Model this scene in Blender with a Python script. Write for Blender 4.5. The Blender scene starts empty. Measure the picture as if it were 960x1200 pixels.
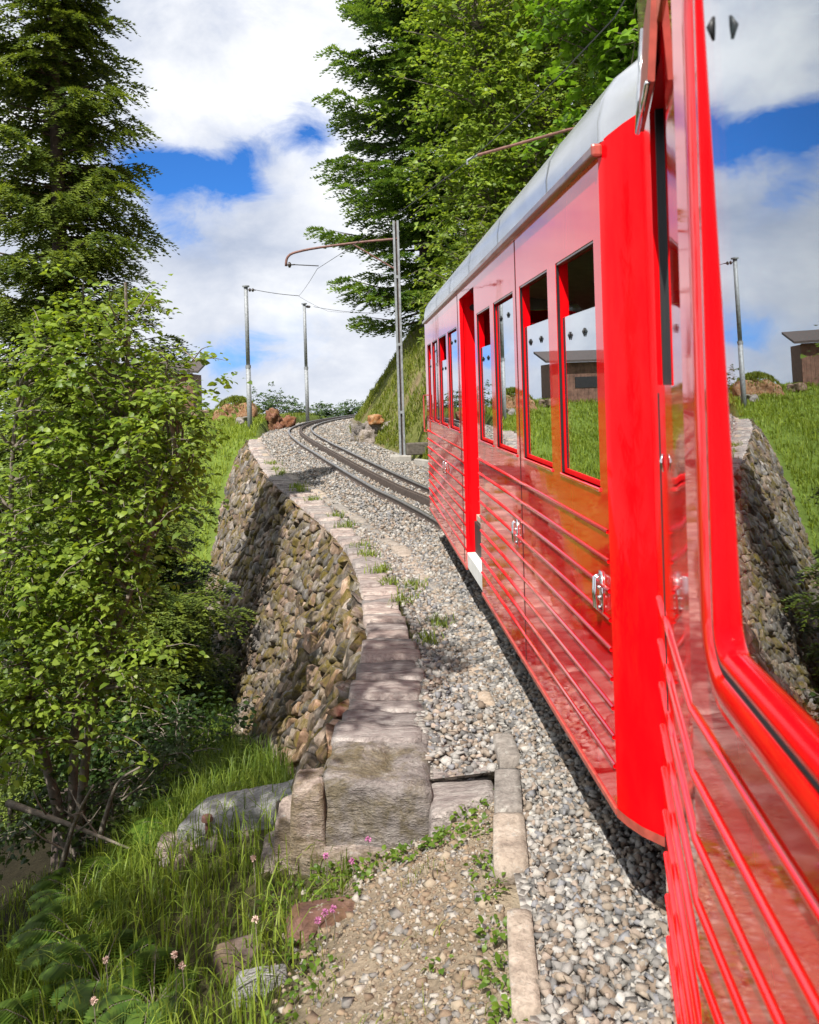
import bpy, math, random
import numpy as np
from mathutils import Vector, Matrix

random.seed(7)
rng = np.random.default_rng(11)
scene = bpy.context.scene
COL = scene.collection
rad = math.radians

# ------------------------------------------------------------------ camera
CAM_H = 2.2
ROLL = 0.03
cam_data = bpy.data.cameras.new('camera')
cam = bpy.data.objects.new('camera', cam_data)
COL.objects.link(cam)
cam_data.sensor_fit = 'HORIZONTAL'
cam_data.sensor_width = 36
cam_data.lens = 37.5
cam_data.shift_y = -0.151
cam_data.clip_start = 0.05
cam_data.clip_end = 3000
cam_data.dof.use_dof = True
cam_data.dof.focus_distance = 11.0
cam_data.dof.aperture_fstop = 9.0
right = Vector((math.cos(ROLL), 0, -math.sin(ROLL)))
up = Vector((math.sin(ROLL), 0, math.cos(ROLL)))
back = Vector((0, -1, 0))
m = Matrix.Identity(4)
for i in range(3):
    m[i][0], m[i][1], m[i][2] = right[i], up[i], back[i]
m.translation = (0, 0, CAM_H)
cam.matrix_world = m
scene.camera = cam

# ------------------------------------------------------------------ sun, sky, exposure
SUN_EL = rad(54)
to_sun = Vector((-0.40 * math.cos(SUN_EL), -0.9165 * math.cos(SUN_EL), math.sin(SUN_EL)))
sun_d = bpy.data.lights.new('sun', 'SUN')
sun_d.energy = 5.0
sun_d.angle = rad(0.5)
sun_d.color = (1.0, 0.95, 0.87)
sun = bpy.data.objects.new('sun', sun_d)
COL.objects.link(sun)
sun.rotation_euler = to_sun.to_track_quat('Z', 'Y').to_euler()
sun.location = (-20, -15, 30)

world = bpy.data.worlds.new('World')
scene.world = world
world.use_nodes = True
nt = world.node_tree
nt.nodes.clear()


class NT:
    """small helper for wiring shader nodes"""
    def __init__(self, tree):
        self.t = tree

    def n(self, typ, ins=None, **props):
        nd = self.t.nodes.new(typ)
        for k, v in props.items():
            setattr(nd, k, v)
        for k, v in (ins or {}).items():
            sock = nd.inputs[k]
            if isinstance(v, bpy.types.NodeSocket):
                self.t.links.new(v, sock)
            else:
                sock.default_value = v
        return nd

    def math(self, op, a, b=0.0, clamp=False):
        nd = self.n('ShaderNodeMath', {0: a, 1: b}, operation=op)
        nd.use_clamp = clamp
        return nd.outputs[0]

    def ramp(self, fac, stops, interp='LINEAR'):
        nd = self.n('ShaderNodeValToRGB', {0: fac})
        cr = nd.color_ramp
        cr.interpolation = interp
        while len(cr.elements) < len(stops):
            cr.elements.new(0.5)
        for e, (p, c) in zip(cr.elements, stops):
            e.position = p
            e.color = (c, c, c, 1) if isinstance(c, (int, float)) else (*c, 1)
        return nd.outputs[0]

    def mix(self, fac, a, b, blend='MIX'):
        nd = self.n('ShaderNodeMix', data_type='RGBA', blend_type=blend)
        for k, v in ((0, fac), (6, a), (7, b)):
            s = nd.inputs[k]
            if isinstance(v, bpy.types.NodeSocket):
                self.t.links.new(v, s)
            else:
                s.default_value = v if k == 0 else (*v[:3], 1)
        return nd.outputs[2]

    def noise(self, vec, scale, detail=4, rough=0.55, dist=0.0):
        ins = {'Scale': scale, 'Detail': detail, 'Roughness': rough, 'Distortion': dist}
        if vec is not None:
            ins['Vector'] = vec
        return self.n('ShaderNodeTexNoise', ins).outputs['Fac']


w = NT(nt)
tc = w.n('ShaderNodeTexCoord').outputs['Generated']
sep = w.n('ShaderNodeSeparateXYZ', {0: tc})
zc = w.math('MAXIMUM', sep.outputs[2], 0.10)
skyv = w.n('ShaderNodeCombineXYZ', {0: sep.outputs[0], 1: sep.outputs[1], 2: zc}).outputs[0]
sky = w.n('ShaderNodeTexSky', {'Vector': skyv}, sky_type='NISHITA', sun_disc=False)
sky.sun_elevation = SUN_EL
sky.sun_rotation = math.atan2(to_sun.x, to_sun.y)
sky.altitude = 1800
sky.dust_density = 0.0
sky.ozone_density = 4.0
deep = w.mix(1.0, sky.outputs[0], (0.19, 0.45, 0.76), 'MULTIPLY')
# clouds: two octave groups on the view direction, flattened toward the horizon
cv = w.n('ShaderNodeMapping', {'Vector': tc, 'Location': (3.1, 1.7, 0.4), 'Scale': (1.0, 1.0, 1.7)}).outputs[0]
big = w.noise(cv, 2.6, 9, 0.58, 0.5)
fine = w.noise(cv, 11.0, 9, 0.62, 0.6)
dens = w.math('ADD', w.math('MULTIPLY', big, 0.55), w.math('MULTIPLY', fine, 0.45))
dens = w.math('ADD', dens, 0.135)


def hole(px, py, rx, rz, amount):
    global dens
    a, b = (px - 480) / 1000, (455 - py) / 1000
    c = Vector((a, 1, b)).normalized()
    sub = w.n('ShaderNodeVectorMath', {0: tc, 1: tuple(c)}, operation='SUBTRACT').outputs[0]
    scl = w.n('ShaderNodeVectorMath', {0: sub, 1: (1 / rx, 1 / rx, 1 / rz)}, operation='MULTIPLY').outputs[0]
    ln = w.n('ShaderNodeVectorMath', {0: scl}, operation='LENGTH').outputs['Value']
    g = w.n('ShaderNodeMapRange', {0: ln, 1: 0.0, 2: 1.0, 3: amount, 4: 0.0}, interpolation_type='SMOOTHSTEP').outputs[0]
    dens = w.math('SUBTRACT', dens, g)


# the openings of blue between the clouds that the photograph shows
for hx, hy, rx, rz, am in ((160, 176, .10, .07, .21), (232, 192, .11, .055, .25), (292, 210, .08, .06, .19),
                           (368, 155, .08, .05, .25), (212, 262, .09, .06, .20), (335, 388, .11, .065, .19),
                           (262, 412, .09, .055, .18), (385, 330, .05, .04, .10), (300, 165, .06, .04, .08), (110, 120, .10, .10, .08)):
    hole(hx, hy, rx, rz, am)
cover = w.ramp(dens, [(0.36, 0.0), (0.44, 0.45), (0.50, 0.85), (0.60, 1.0)])
shade = w.noise(w.n('ShaderNodeMapping', {'Vector': tc, 'Location': (0.2, 5.3, 1.0), 'Scale': (1, 1, 1.6)}).outputs[0], 4.2, 8, 0.58, 0.3)
ccol = w.ramp(shade, [(0.28, (2.3, 2.65, 3.4)), (0.45, (3.7, 3.9, 4.35)), (0.62, (5.3, 5.35, 5.45))])
skymix = w.mix(cover, deep, ccol)
bg = w.n('ShaderNodeBackground', {'Color': skymix, 'Strength': 0.14})
out = w.n('ShaderNodeOutputWorld', {'Surface': bg.outputs[0]})

vs = scene.view_settings
vs.view_transform = 'Standard'
vs.look = 'None'
vs.exposure = 0.6
vs.gamma = 1.0
vs.use_curve_mapping = False
scene.cycles.max_bounces = 10
scene.cycles.transparent_max_bounces = 16
scene.cycles.use_denoising = True

# ------------------------------------------------------------------ helpers
def tag(o, label=None, cat=None, group=None, kind=None):
    if label: o['label'] = label
    if cat: o['category'] = cat
    if group: o['group'] = group
    if kind: o['kind'] = kind
    return o


def empty(name, loc=(0, 0, 0), rz=0.0, **k):
    o = bpy.data.objects.new(name, None)
    o.empty_display_size = 0.2
    o.location = loc
    o.rotation_euler = (0, 0, rz)
    COL.objects.link(o)
    return tag(o, **k)


def link(name, me, mat, parent=None, smooth=False, **k):
    o = bpy.data.objects.new(name, me)
    COL.objects.link(o)
    if parent: o.parent = parent
    if mat and not me.materials: me.materials.append(mat)
    if smooth: me.polygons.foreach_set('use_smooth', np.ones(len(me.polygons), bool))
    return tag(o, **k)


def fastmesh(name, V, F, mat, parent=None, col=None, smooth=False, **k):
    V = np.asarray(V, np.float32); F = np.asarray(F, np.int32)
    me = bpy.data.meshes.new(name)
    n, kk = F.shape
    me.vertices.add(len(V)); me.vertices.foreach_set('co', V.ravel())
    me.loops.add(n * kk); me.loops.foreach_set('vertex_index', F.ravel())
    me.polygons.add(n); me.polygons.foreach_set('loop_start', np.arange(0, n * kk, kk, dtype=np.int32))
    me.update(calc_edges=True)
    if col is not None:
        a = me.color_attributes.new('Col', 'FLOAT_COLOR', 'POINT')
        c = np.ones((len(V), 4), np.float32); c[:, :3] = col
        a.data.foreach_set('color', c.ravel())
    return link(name, me, mat, parent, smooth, **k)


class MB:
    """collects polygons for one mesh"""
    def __init__(self):
        self.v = []; self.f = []

    def add(self, verts, faces):
        b = len(self.v)
        self.v += [tuple(p) for p in verts]
        self.f += [tuple(b + i for i in q) for q in faces]
        return self

    def box(self, lo, hi):
        x0, y0, z0 = lo; x1, y1, z1 = hi
        return self.add([(x0, y0, z0), (x1, y0, z0), (x1, y1, z0), (x0, y1, z0), (x0, y0, z1), (x1, y0, z1), (x1, y1, z1), (x0, y1, z1)],
                        [(0, 3, 2, 1), (4, 5, 6, 7), (0, 1, 5, 4), (1, 2, 6, 5), (2, 3, 7, 6), (3, 0, 4, 7)])

    def tube(self, pts, r, n=8, cap=True):
        pts = [Vector(p) for p in pts]
        rs = r if isinstance(r, (list, tuple)) else [r] * len(pts)
        ring = []
        ref = None
        for i, p in enumerate(pts):
            d = (pts[min(i + 1, len(pts) - 1)] - pts[max(i - 1, 0)]).normalized()
            if ref is None:
                ref = d.orthogonal().normalized()
            ref = (ref - d * ref.dot(d))
            if ref.length < 1e-4: ref = d.orthogonal()
            ref.normalize()
            b = d.cross(ref)
            ring.append([p + (ref * math.cos(2 * math.pi * k / n) + b * math.sin(2 * math.pi * k / n)) * rs[i] for k in range(n)])
        verts = [q for rg in ring for q in rg]
        faces = []
        for i in range(len(pts) - 1):
            for k in range(n):
                a = i * n + k; b2 = i * n + (k + 1) % n
                faces.append((a, b2, b2 + n, a + n))
        if cap:
            faces.append(tuple(reversed(range(n))))
            faces.append(tuple(range((len(pts) - 1) * n, len(pts) * n)))
        return self.add(verts, faces)

    def sweep(self, pts, prof, closed=True):
        """profile (lateral, up) swept along pts, kept upright"""
        pts = [Vector(p) for p in pts]; n = len(prof); verts = []
        for i, p in enumerate(pts):
            d = pts[min(i + 1, len(pts) - 1)] - pts[max(i - 1, 0)]
            d.z = 0; d.normalize()
            rt = Vector((d.y, -d.x, 0))
            verts += [p + rt * a + Vector((0, 0, b)) for a, b in prof]
        faces = []
        for i in range(len(pts) - 1):
            for k in range(n if closed else n - 1):
                a = i * n + k; b = i * n + (k + 1) % n
                faces.append((a, a + n, b + n, b))
        if closed:
            faces.append(tuple(range(n))); faces.append(tuple(reversed(range((len(pts) - 1) * n, len(pts) * n))))
        return self.add(verts, faces)

    def build(self, name, mat, parent=None, smooth=False, bevel=0.0, **k):
        me = bpy.data.meshes.new(name)
        me.from_pydata(self.v, [], self.f)
        me.update()
        o = link(name, me, mat, parent, smooth, **k)
        if bevel:
            md = o.modifiers.new('bevel', 'BEVEL'); md.width = bevel; md.segments = 2
            md.limit_method = 'ANGLE'; md.angle_limit = rad(40)
        return o


def catmull(pts, step=0.25):
    P = [np.array(p, float) for p in pts]
    P = [2 * P[0] - P[1]] + P + [2 * P[-1] - P[-2]]
    outp = []
    for i in range(1, len(P) - 2):
        n = max(2, int(np.linalg.norm(P[i + 1] - P[i]) / step))
        for t in np.linspace(0, 1, n, endpoint=False):
            outp.append(0.5 * ((2 * P[i]) + (-P[i - 1] + P[i + 1]) * t + (2 * P[i - 1] - 5 * P[i] + 4 * P[i + 1] - P[i + 2]) * t * t
                               + (-P[i - 1] + 3 * P[i] - 3 * P[i + 1] + P[i + 2]) * t ** 3))
    outp.append(P[-2])
    return np.array(outp)


def vnoise(p, seed=0):
    """cheap smooth value noise for arrays of points (N,3) -> (N,)"""
    p = np.asarray(p, float); i = np.floor(p).astype(np.int64); f = p - i; f = f * f * (3 - 2 * f)
    def h(a):
        n = (a[:, 0] * 374761393 + a[:, 1] * 668265263 + a[:, 2] * 2147483647 + seed * 1274126177) & 0x7fffffff
        n = ((n ^ (n >> 13)) * 1274126177) & 0x7fffffff
        return ((n ^ (n >> 16)) & 0xffff) / 65535.0
    r = 0
    for dx in (0, 1):
        for dy in (0, 1):
            for dz in (0, 1):
                wgt = (f[:, 0] if dx else 1 - f[:, 0]) * (f[:, 1] if dy else 1 - f[:, 1]) * (f[:, 2] if dz else 1 - f[:, 2])
                r = r + wgt * h(i + np.array([dx, dy, dz]))
    return r


def fbm(p, seed=0, o=4):
    p = np.asarray(p, float); r = 0; a = 0.5
    for k in range(o):
        r = r + a * (vnoise(p * 2 ** k, seed + k) - 0.5); a *= 0.5
    return r


# ------------------------------------------------------------------ materials
def mat(name):
    mt = bpy.data.materials.new(name)
    mt.use_nodes = True
    t = NT(mt.node_tree)
    b = mt.node_tree.nodes['Principled BSDF']
    return mt, t, b


def setp(t, b, **k):
    names = {'base': 'Base Color', 'rough': 'Roughness', 'metal': 'Metallic', 'coat': 'Coat Weight', 'coat_rough': 'Coat Roughness',
             'coat_ior': 'Coat IOR', 'spec': 'Specular IOR Level', 'normal': 'Normal', 'ior': 'IOR', 'coat_normal': 'Coat Normal'}
    for key, v in k.items():
        s = b.inputs[names[key]]
        if isinstance(v, bpy.types.NodeSocket): t.t.links.new(v, s)
        elif key == 'base': s.default_value = (*v, 1)
        else: s.default_value = v


def bump(t, h, strength=0.3, dist=0.02):
    return t.n('ShaderNodeBump', {'Height': h, 'Strength': strength, 'Distance': dist}).outputs[0]


def objco(t, scale=(1, 1, 1)):
    c = t.n('ShaderNodeTexCoord').outputs['Object']
    return t.n('ShaderNodeMapping', {'Vector': c, 'Scale': scale}).outputs[0]


def plain(name, base, rough=0.5, metal=0.0, var=0.15, nscale=8.0, bmp=0.0, bscale=30.0, **k):
    mt, t, b = mat(name)
    c = objco(t)
    n = t.noise(c, nscale, 5)
    f = t.ramp(n, [(0.3, 1 - var), (0.7, 1 + var)])
    colr = t.mix(1.0, base, f, 'MULTIPLY')
    setp(t, b, base=colr, rough=rough, metal=metal, **k)
    if bmp: setp(t, b, normal=bump(t, t.noise(c, bscale, 5), bmp))
    return mt


def attr_mat(name, rough=0.7, var=0.2, nscale=20.0, bmp=0.0, bscale=60.0, spec=0.3):
    """colour of its own per stone / blade / patch, carried by the mesh"""
    mt, t, b = mat(name)
    c = objco(t)
    a = t.n('ShaderNodeVertexColor', layer_name='Col').outputs[0]
    f = t.ramp(t.noise(c, nscale, 5, 0.6), [(0.25, 1 - var), (0.75, 1 + var)])
    setp(t, b, base=t.mix(1.0, a, f, 'MULTIPLY'), rough=rough, spec=spec)
    if bmp: setp(t, b, normal=bump(t, t.noise(c, bscale, 6, 0.65), bmp))
    return mt


def leaf_mat(name, trans=0.35, rough=0.45, spec=0.4):
    mt, t, b = mat(name)
    a = t.n('ShaderNodeVertexColor', layer_name='Col').outputs[0]
    setp(t, b, base=a, rough=rough, spec=spec)
    tr = t.n('ShaderNodeBsdfTranslucent', {'Color': t.mix(1.0, a, (1.25, 1.2, 0.55), 'MULTIPLY')})
    mx = t.n('ShaderNodeMixShader', {0: trans, 1: b.outputs[0], 2: tr.outputs[0]})
    t.t.links.new(mx.outputs[0], t.t.nodes['Material Output'].inputs[0])
    return mt


M = {}
# red enamel under a clear coat, a little panel waviness and dust; mouldings carry a thicker coat
def enamel(name, ramp_stops):
    mt, t, b = mat(name)
    c = objco(t)
    wav = t.noise(c, 2.2, 2)
    dust = t.ramp(t.noise(objco(t, (2, 2, .7)), 3.0, 7, 0.65), [(0.45, 0.0), (0.8, 0.10)])
    grime = t.ramp(t.noise(objco(t, (1.5, 1.5, .5)), 6.0, 8, 0.7), [(0.5, 0.0), (0.85, 0.07)])
    base = t.mix(grime, t.mix(dust, (0.72, 0.002, 0.006), (0.66, 0.05, 0.04)), (0.25, 0.08, 0.05))
    setp(t, b, base=base, rough=0.5, spec=0.0)
    lw = t.n('ShaderNodeLayerWeight', {'Blend': 0.5}).outputs['Facing']
    fac = t.ramp(lw, ramp_stops)
    gl = t.n('ShaderNodeBsdfGlossy', {'Color': (1.0, 0.86, 0.85, 1), 'Roughness': t.ramp(t.noise(c, 5, 6), [(0.35, 0.02), (0.8, 0.09)]), 'Normal': bump(t, wav, 0.05, 0.02)})
    mx = t.n('ShaderNodeMixShader', {0: fac, 1: b.outputs[0], 2: gl.outputs[0]})
    t.t.links.new(mx.outputs[0], t.t.nodes['Material Output'].inputs[0])
    return mt
M['red'] = enamel('red_enamel', [(0.0, 0.004), (0.45, 0.02), (0.65, 0.18), (0.80, 0.55), (0.95, 0.85)])
M['red_trim'] = enamel('red_moulding', [(0.0, 0.10), (0.45, 0.16), (0.65, 0.28), (0.80, 0.5), (0.95, 0.75)])
M['red_matt'] = plain('red_jamb_paint', (0.74, 0.002, 0.006), 0.5, var=0.05, spec=0.1)
M['trim'] = plain('worn_trim', (0.36, 0.07, 0.05), 0.35, var=0.3, nscale=20)
M['roof'] = plain('silver_roof_paint', (0.62, 0.64, 0.66), 0.27, metal=0.75, var=0.12, nscale=3)
M['gutter'] = plain('brown_gutter', (0.20, 0.11, 0.07), 0.3, var=0.35, nscale=12, coat=0.5)
M['chrome'] = plain('chrome', (0.80, 0.81, 0.82), 0.12, metal=1.0, var=0.05)
M['rubber'] = plain('black_rubber', (0.012, 0.012, 0.013), 0.5, var=0.2)
M['white'] = plain('white_step_paint', (0.72, 0.72, 0.70), 0.5, var=0.12, nscale=6)
M['under'] = plain('dark_underframe', (0.035, 0.032, 0.03), 0.7, var=0.3)
M['inside'] = plain('olive_interior', (0.55, 0.56, 0.42), 0.6, var=0.12)
M['cream'] = plain('cream_interior', (0.45, 0.44, 0.36), 0.6, var=0.1)
M['seat'] = plain('brown_seat_leather', (0.23, 0.105, 0.045), 0.45, var=0.35, nscale=14)
M['wood'] = plain('varnished_wood', (0.28, 0.15, 0.06), 0.25, var=0.4, nscale=9, coat=0.8)
# window glass: reflection by angle over a faint tint
mt, t, b = mat('window_glass')
lw = t.n('ShaderNodeLayerWeight', {'Blend': 0.5}).outputs['Facing']
fr = t.ramp(lw, [(0.0, 0.06), (0.45, 0.16), (0.65, 0.55), (0.8, 0.85), (0.95, 0.95)])
gl = t.n('ShaderNodeBsdfGlossy', {'Color': (0.93, 0.96, 1.0, 1), 'Roughness': 0.0})
tr = t.n('ShaderNodeBsdfTransparent', {'Color': (0.62, 0.70, 0.66, 1)})
mx = t.n('ShaderNodeMixShader', {0: fr, 1: tr.outputs[0], 2: gl.outputs[0]})
t.t.links.new(mx.outputs[0], t.t.nodes['Material Output'].inputs[0])
M['glass'] = mt
M['galv'] = plain('galvanised_steel', (0.25, 0.265, 0.28), 0.6, metal=0.25, var=0.3, nscale=10)
M['rustpipe'] = plain('rusty_brown_pipe', (0.16, 0.075, 0.06), 0.6, var=0.4, nscale=15)
M['wire'] = plain('dark_wire', (0.05, 0.05, 0.05), 0.5, metal=0.5)
M['porcelain'] = plain('brown_insulator', (0.06, 0.05, 0.045), 0.2)
M['concrete'] = plain('concrete', (0.33, 0.31, 0.28), 0.9, var=0.25, nscale=6, bmp=0.4)
M['railtop'] = plain('steel_rail', (0.30, 0.29, 0.28), 0.35, metal=0.8, var=0.25, nscale=6)
M['railside'] = plain('rusty_rail', (0.075, 0.055, 0.045), 0.7, var=0.4, nscale=12)
M['sleeper'] = plain('weathered_sleeper', (0.10, 0.085, 0.07), 0.85, var=0.4, nscale=10, bmp=0.4)
M['stone'] = attr_mat('ballast_stone', 0.85, 0.18, 40, 0.35, 120)
M['leaf'] = leaf_mat('leaf', 0.48)
M['needle'] = leaf_mat('needles', 0.34, 0.5, 0.3)
M['grass'] = leaf_mat('grass_blade', 0.45, 0.5, 0.3)
M['bark'] = plain('grey_bark', (0.17, 0.145, 0.115), 0.9, var=0.4, nscale=14, bmp=0.6)
M['bark_dark'] = plain('dark_spruce_bark', (0.075, 0.055, 0.045), 0.95, var=0.4, nscale=14, bmp=0.6)
M['petal'] = attr_mat('petal', 0.6, 0.1)
M['hutwood'] = plain('brown_barn_boards', (0.16, 0.085, 0.06), 0.85, var=0.4, nscale=5)
M['hutroof'] = plain('dark_hut_roof', (0.07, 0.055, 0.05), 0.8, var=0.3)
M['greywood'] = None

# masonry: grey-pink gneiss with lichen; moss grows in its own patches
def rock_mat(name, tones, moss=0.5, scale=1.0, bmp=0.7, streak=(1, 1, 1), own_tone=False):
    mt, t, b = mat(name)
    oi = t.n('ShaderNodeObjectInfo').outputs['Random']
    g = t.n('ShaderNodeNewGeometry').outputs['Position']
    c = t.n('ShaderNodeMapping', {'Vector': g, 'Scale': streak}).outputs[0]
    n1 = t.noise(c, 5.0 * scale, 7, 0.62)
    n2 = t.noise(c, 23.0 * scale, 6, 0.65, 0.5)
    colr = t.ramp(n1, [(0.28, tones[0]), (0.45, tones[1]), (0.58, tones[2]), (0.74, tones[3])])
    tint = t.n('ShaderNodeHueSaturation', {'Color': colr, 'Hue': 0.5, 'Saturation': t.math('ADD', t.math('MULTIPLY', oi, 0.8), 0.6),
                                           'Value': t.math('ADD', t.math('MULTIPLY', oi, 0.55), 0.72)}).outputs[0]
    if own_tone: tint = t.mix(1.0, tint, t.n('ShaderNodeVertexColor', layer_name='Col').outputs[0], 'MULTIPLY')
    speck = t.mix(1.0, tint, t.ramp(n2, [(0.3, 0.62), (0.5, 1.0), (0.75, 1.25)]), 'MULTIPLY')
    lich = t.ramp(t.noise(c, 12.0 * scale, 6, 0.7), [(0.60, 0.0), (0.68, 0.7)])
    speck = t.mix(lich, speck, (0.42, 0.41, 0.37))
    if moss:
        mm = t.ramp(t.noise(g, 2.6, 8, 0.72, 0.5), [(0.478, 0.0), (0.59, moss)])
        speck = t.mix(mm, speck, t.ramp(n2, [(0.3, (0.055, 0.045, 0.008)), (0.7, (0.17, 0.125, 0.018))]))
    setp(t, b, base=speck, rough=0.92, spec=0.2, normal=bump(t, t.math('ADD', n2, t.math('MULTIPLY', n1, 1.5)), bmp, 0.03))
    return mt

M['wallstone'] = rock_mat('wall_gneiss', [(0.055, 0.044, 0.035), (0.15, 0.118, 0.093), (0.245, 0.20, 0.168), (0.41, 0.365, 0.325)], moss=0.85, streak=(1, 1, 1), own_tone=True, bmp=0.5)
M['capstone'] = rock_mat('coping_gneiss', [(0.19, 0.15, 0.14), (0.34, 0.285, 0.265), (0.45, 0.395, 0.365), (0.56, 0.51, 0.47)], moss=0.0, scale=1.3, streak=(.8, 3.0, 1), bmp=1.0)
M['mossrock'] = rock_mat('mossy_block', [(0.15, 0.12, 0.11), (0.27, 0.23, 0.21), (0.36, 0.31, 0.28), (0.46, 0.41, 0.37)], moss=0.55, scale=1.6, streak=(1, 1.4, 2.6), bmp=1.0)
M['mortar'] = rock_mat('wall_mortar', [(0.025, 0.021, 0.017), (0.045, 0.038, 0.03), (0.065, 0.055, 0.045), (0.09, 0.077, 0.065)], moss=0.8)
M['redrock'] = rock_mat('red_brown_rock', [(0.075, 0.042, 0.033), (0.13, 0.068, 0.052), (0.18, 0.105, 0.08), (0.26, 0.18, 0.14)], moss=0.35)
M['orangerock'] = rock_mat('orange_rock', [(0.13, 0.075, 0.05), (0.24, 0.13, 0.08), (0.30, 0.20, 0.135), (0.38, 0.31, 0.25)], moss=0.35)
M['greyslab'] = rock_mat('grey_weathered_slab', [(0.17, 0.165, 0.16), (0.27, 0.265, 0.26), (0.35, 0.345, 0.34), (0.45, 0.44, 0.43)], moss=0.0, streak=(.5, 3.0, 3.0), scale=1.8, bmp=1.0)
M['kerb'] = rock_mat('kerb_stone', [(0.20, 0.165, 0.14), (0.29, 0.245, 0.205), (0.35, 0.30, 0.255), (0.42, 0.37, 0.32)], moss=0.0, scale=2.0, bmp=0.4)

# terrain colour: zones of soil and turf, the gully darkened in place of canopy shade
mt, t, b = mat('slope_ground')
g = t.n('ShaderNodeNewGeometry').outputs['Position']
a = t.n('ShaderNodeVertexColor', layer_name='Col').outputs[0]
n = t.noise(g, 3.0, 8, 0.65)
n2 = t.noise(g, 30.0, 6, 0.7)
f = t.ramp(n, [(0.3, 0.7), (0.7, 1.3)])
f2 = t.ramp(n2, [(0.3, 0.7), (0.7, 1.3)])
setp(t, b, base=t.mix(1.0, t.mix(1.0, a, f, 'MULTIPLY'), f2, 'MULTIPLY'), rough=0.95, spec=0.1,
     normal=bump(t, t.math('ADD', n, n2), 0.8, 0.05))
M['ground'] = mt
mt, t, b = mat('ballast_fines')
g = t.n('ShaderNodeNewGeometry').outputs['Position']
vor = t.n('ShaderNodeTexVoronoi', {'Vector': g, 'Scale': 26.0})
vc = t.n('ShaderNodeSeparateColor', {0: vor.outputs['Color']}).outputs[0]
vcol = t.ramp(vc, [(0.0, (0.13, 0.12, 0.11)), (0.5, (0.27, 0.25, 0.225)), (1.0, (0.42, 0.40, 0.37))])
setp(t, b, base=vcol, rough=0.95, spec=0.15, normal=bump(t, t.math('SUBTRACT', 1.0, vor.outputs['Distance']), 0.9, 0.05))
M['ballast'] = mt

# ------------------------------------------------------------------ track line and terrain heights
LR = [(1.0, -9), (1.28, -4), (1.36, 0), (1.38, 3), (1.3, 6), (1.05, 9), (0.72, 11), (.34, 13.03), (-.25, 15.47), (-.9, 17.8), (-1.8, 21.1),
      (-2.86, 25.2), (-4.03, 30), (-5.11, 35.8), (-5.69, 40.9), (-5.76, 46.8), (-5.28, 51.9), (-4.36, 56.7), (-3.16, 61), (-1.2, 66), (2.2, 72), (6.5, 77)]
LRS = catmull(LR, 0.3)
TD = np.gradient(LRS, axis=0); TD /= np.linalg.norm(TD, axis=1)[:, None]
TN = np.stack([TD[:, 1], -TD[:, 0]], 1)            # to the right of the track


def rise(y):
    return np.interp(y, [17, 21, 25, 30, 60, 80], [0, .1, .2, .3, .32, .3])


def track_line(off, z):
    p = LRS + TN * off
    return np.column_stack([p, rise(LRS[:, 1]) + z])


CEN = LRS + TN * 0.5
def xcen(y): return np.interp(y, CEN[:, 1], CEN[:, 0])

CAPL = [(-.60, 5.0), (-.53, 5.7), (-.47, 7.26), (-.51, 8.36), (-.75, 10.58), (-1.25, 13.16), (-2.25, 16.8), (-3.4, 20.6), (-4.5, 25), (-5.7, 30), (-6.7, 35.2)]
CAPR = [(.07, 4.94), (.04, 6.0), (.0, 7.2), (-.12, 8.6), (-.42, 10.9), (-.95, 13.5), (-1.8, 17.1), (-2.85, 20.9), (-3.95, 25.2), (-5.15, 30.2), (-6.2, 35.3)]
BASE = [(-.62, 5.0, -.60), (-.8, 5.9, -.85), (-1.2, 7.7, -1.6), (-1.62, 8.9, -2.15), (-2.45, 11.1, -2.95), (-3.2, 14, -3.7), (-4.2, 17.6, -4.05),
        (-5.35, 21.4, -4.2), (-6.3, 25.6, -3.7), (-7.05, 30.4, -2.7), (-7.45, 35.4, -1.0)]
KERB = [(.30, 2.2), (.34, 2.9), (.40, 3.66), (.40, 3.9), (.49, 4.84), (.54, 5.07), (.51, 5.52), (.45, 6.43), (.44, 7.54), (.25, 9.2), (.09, 9.98), (-.04, 10.74),
        (-.19, 11.76), (-.44, 12.4), (-.72, 13.69), (-1.98, 18.2), (-2.6, 20), (-4.0, 24.6), (-5.4, 30.5), (-6.8, 39), (-7.3, 45)]
KS = catmull(KERB, 0.12)
CL = catmull(CAPL, 0.2)
def xl_edge(y):
    """left edge of the made-up track bed: kerb, then wall, then open verge"""
    y = np.asarray(y, float)
    k = np.interp(y, KS[:, 1], KS[:, 0]) - 0.04
    c = np.interp(y, CL[:, 1], CL[:, 0])
    v = xcen(y) - 1.9
    r = np.where(y < 4.95, k, c)
    return np.where(y > 35.4, v, r)

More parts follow.
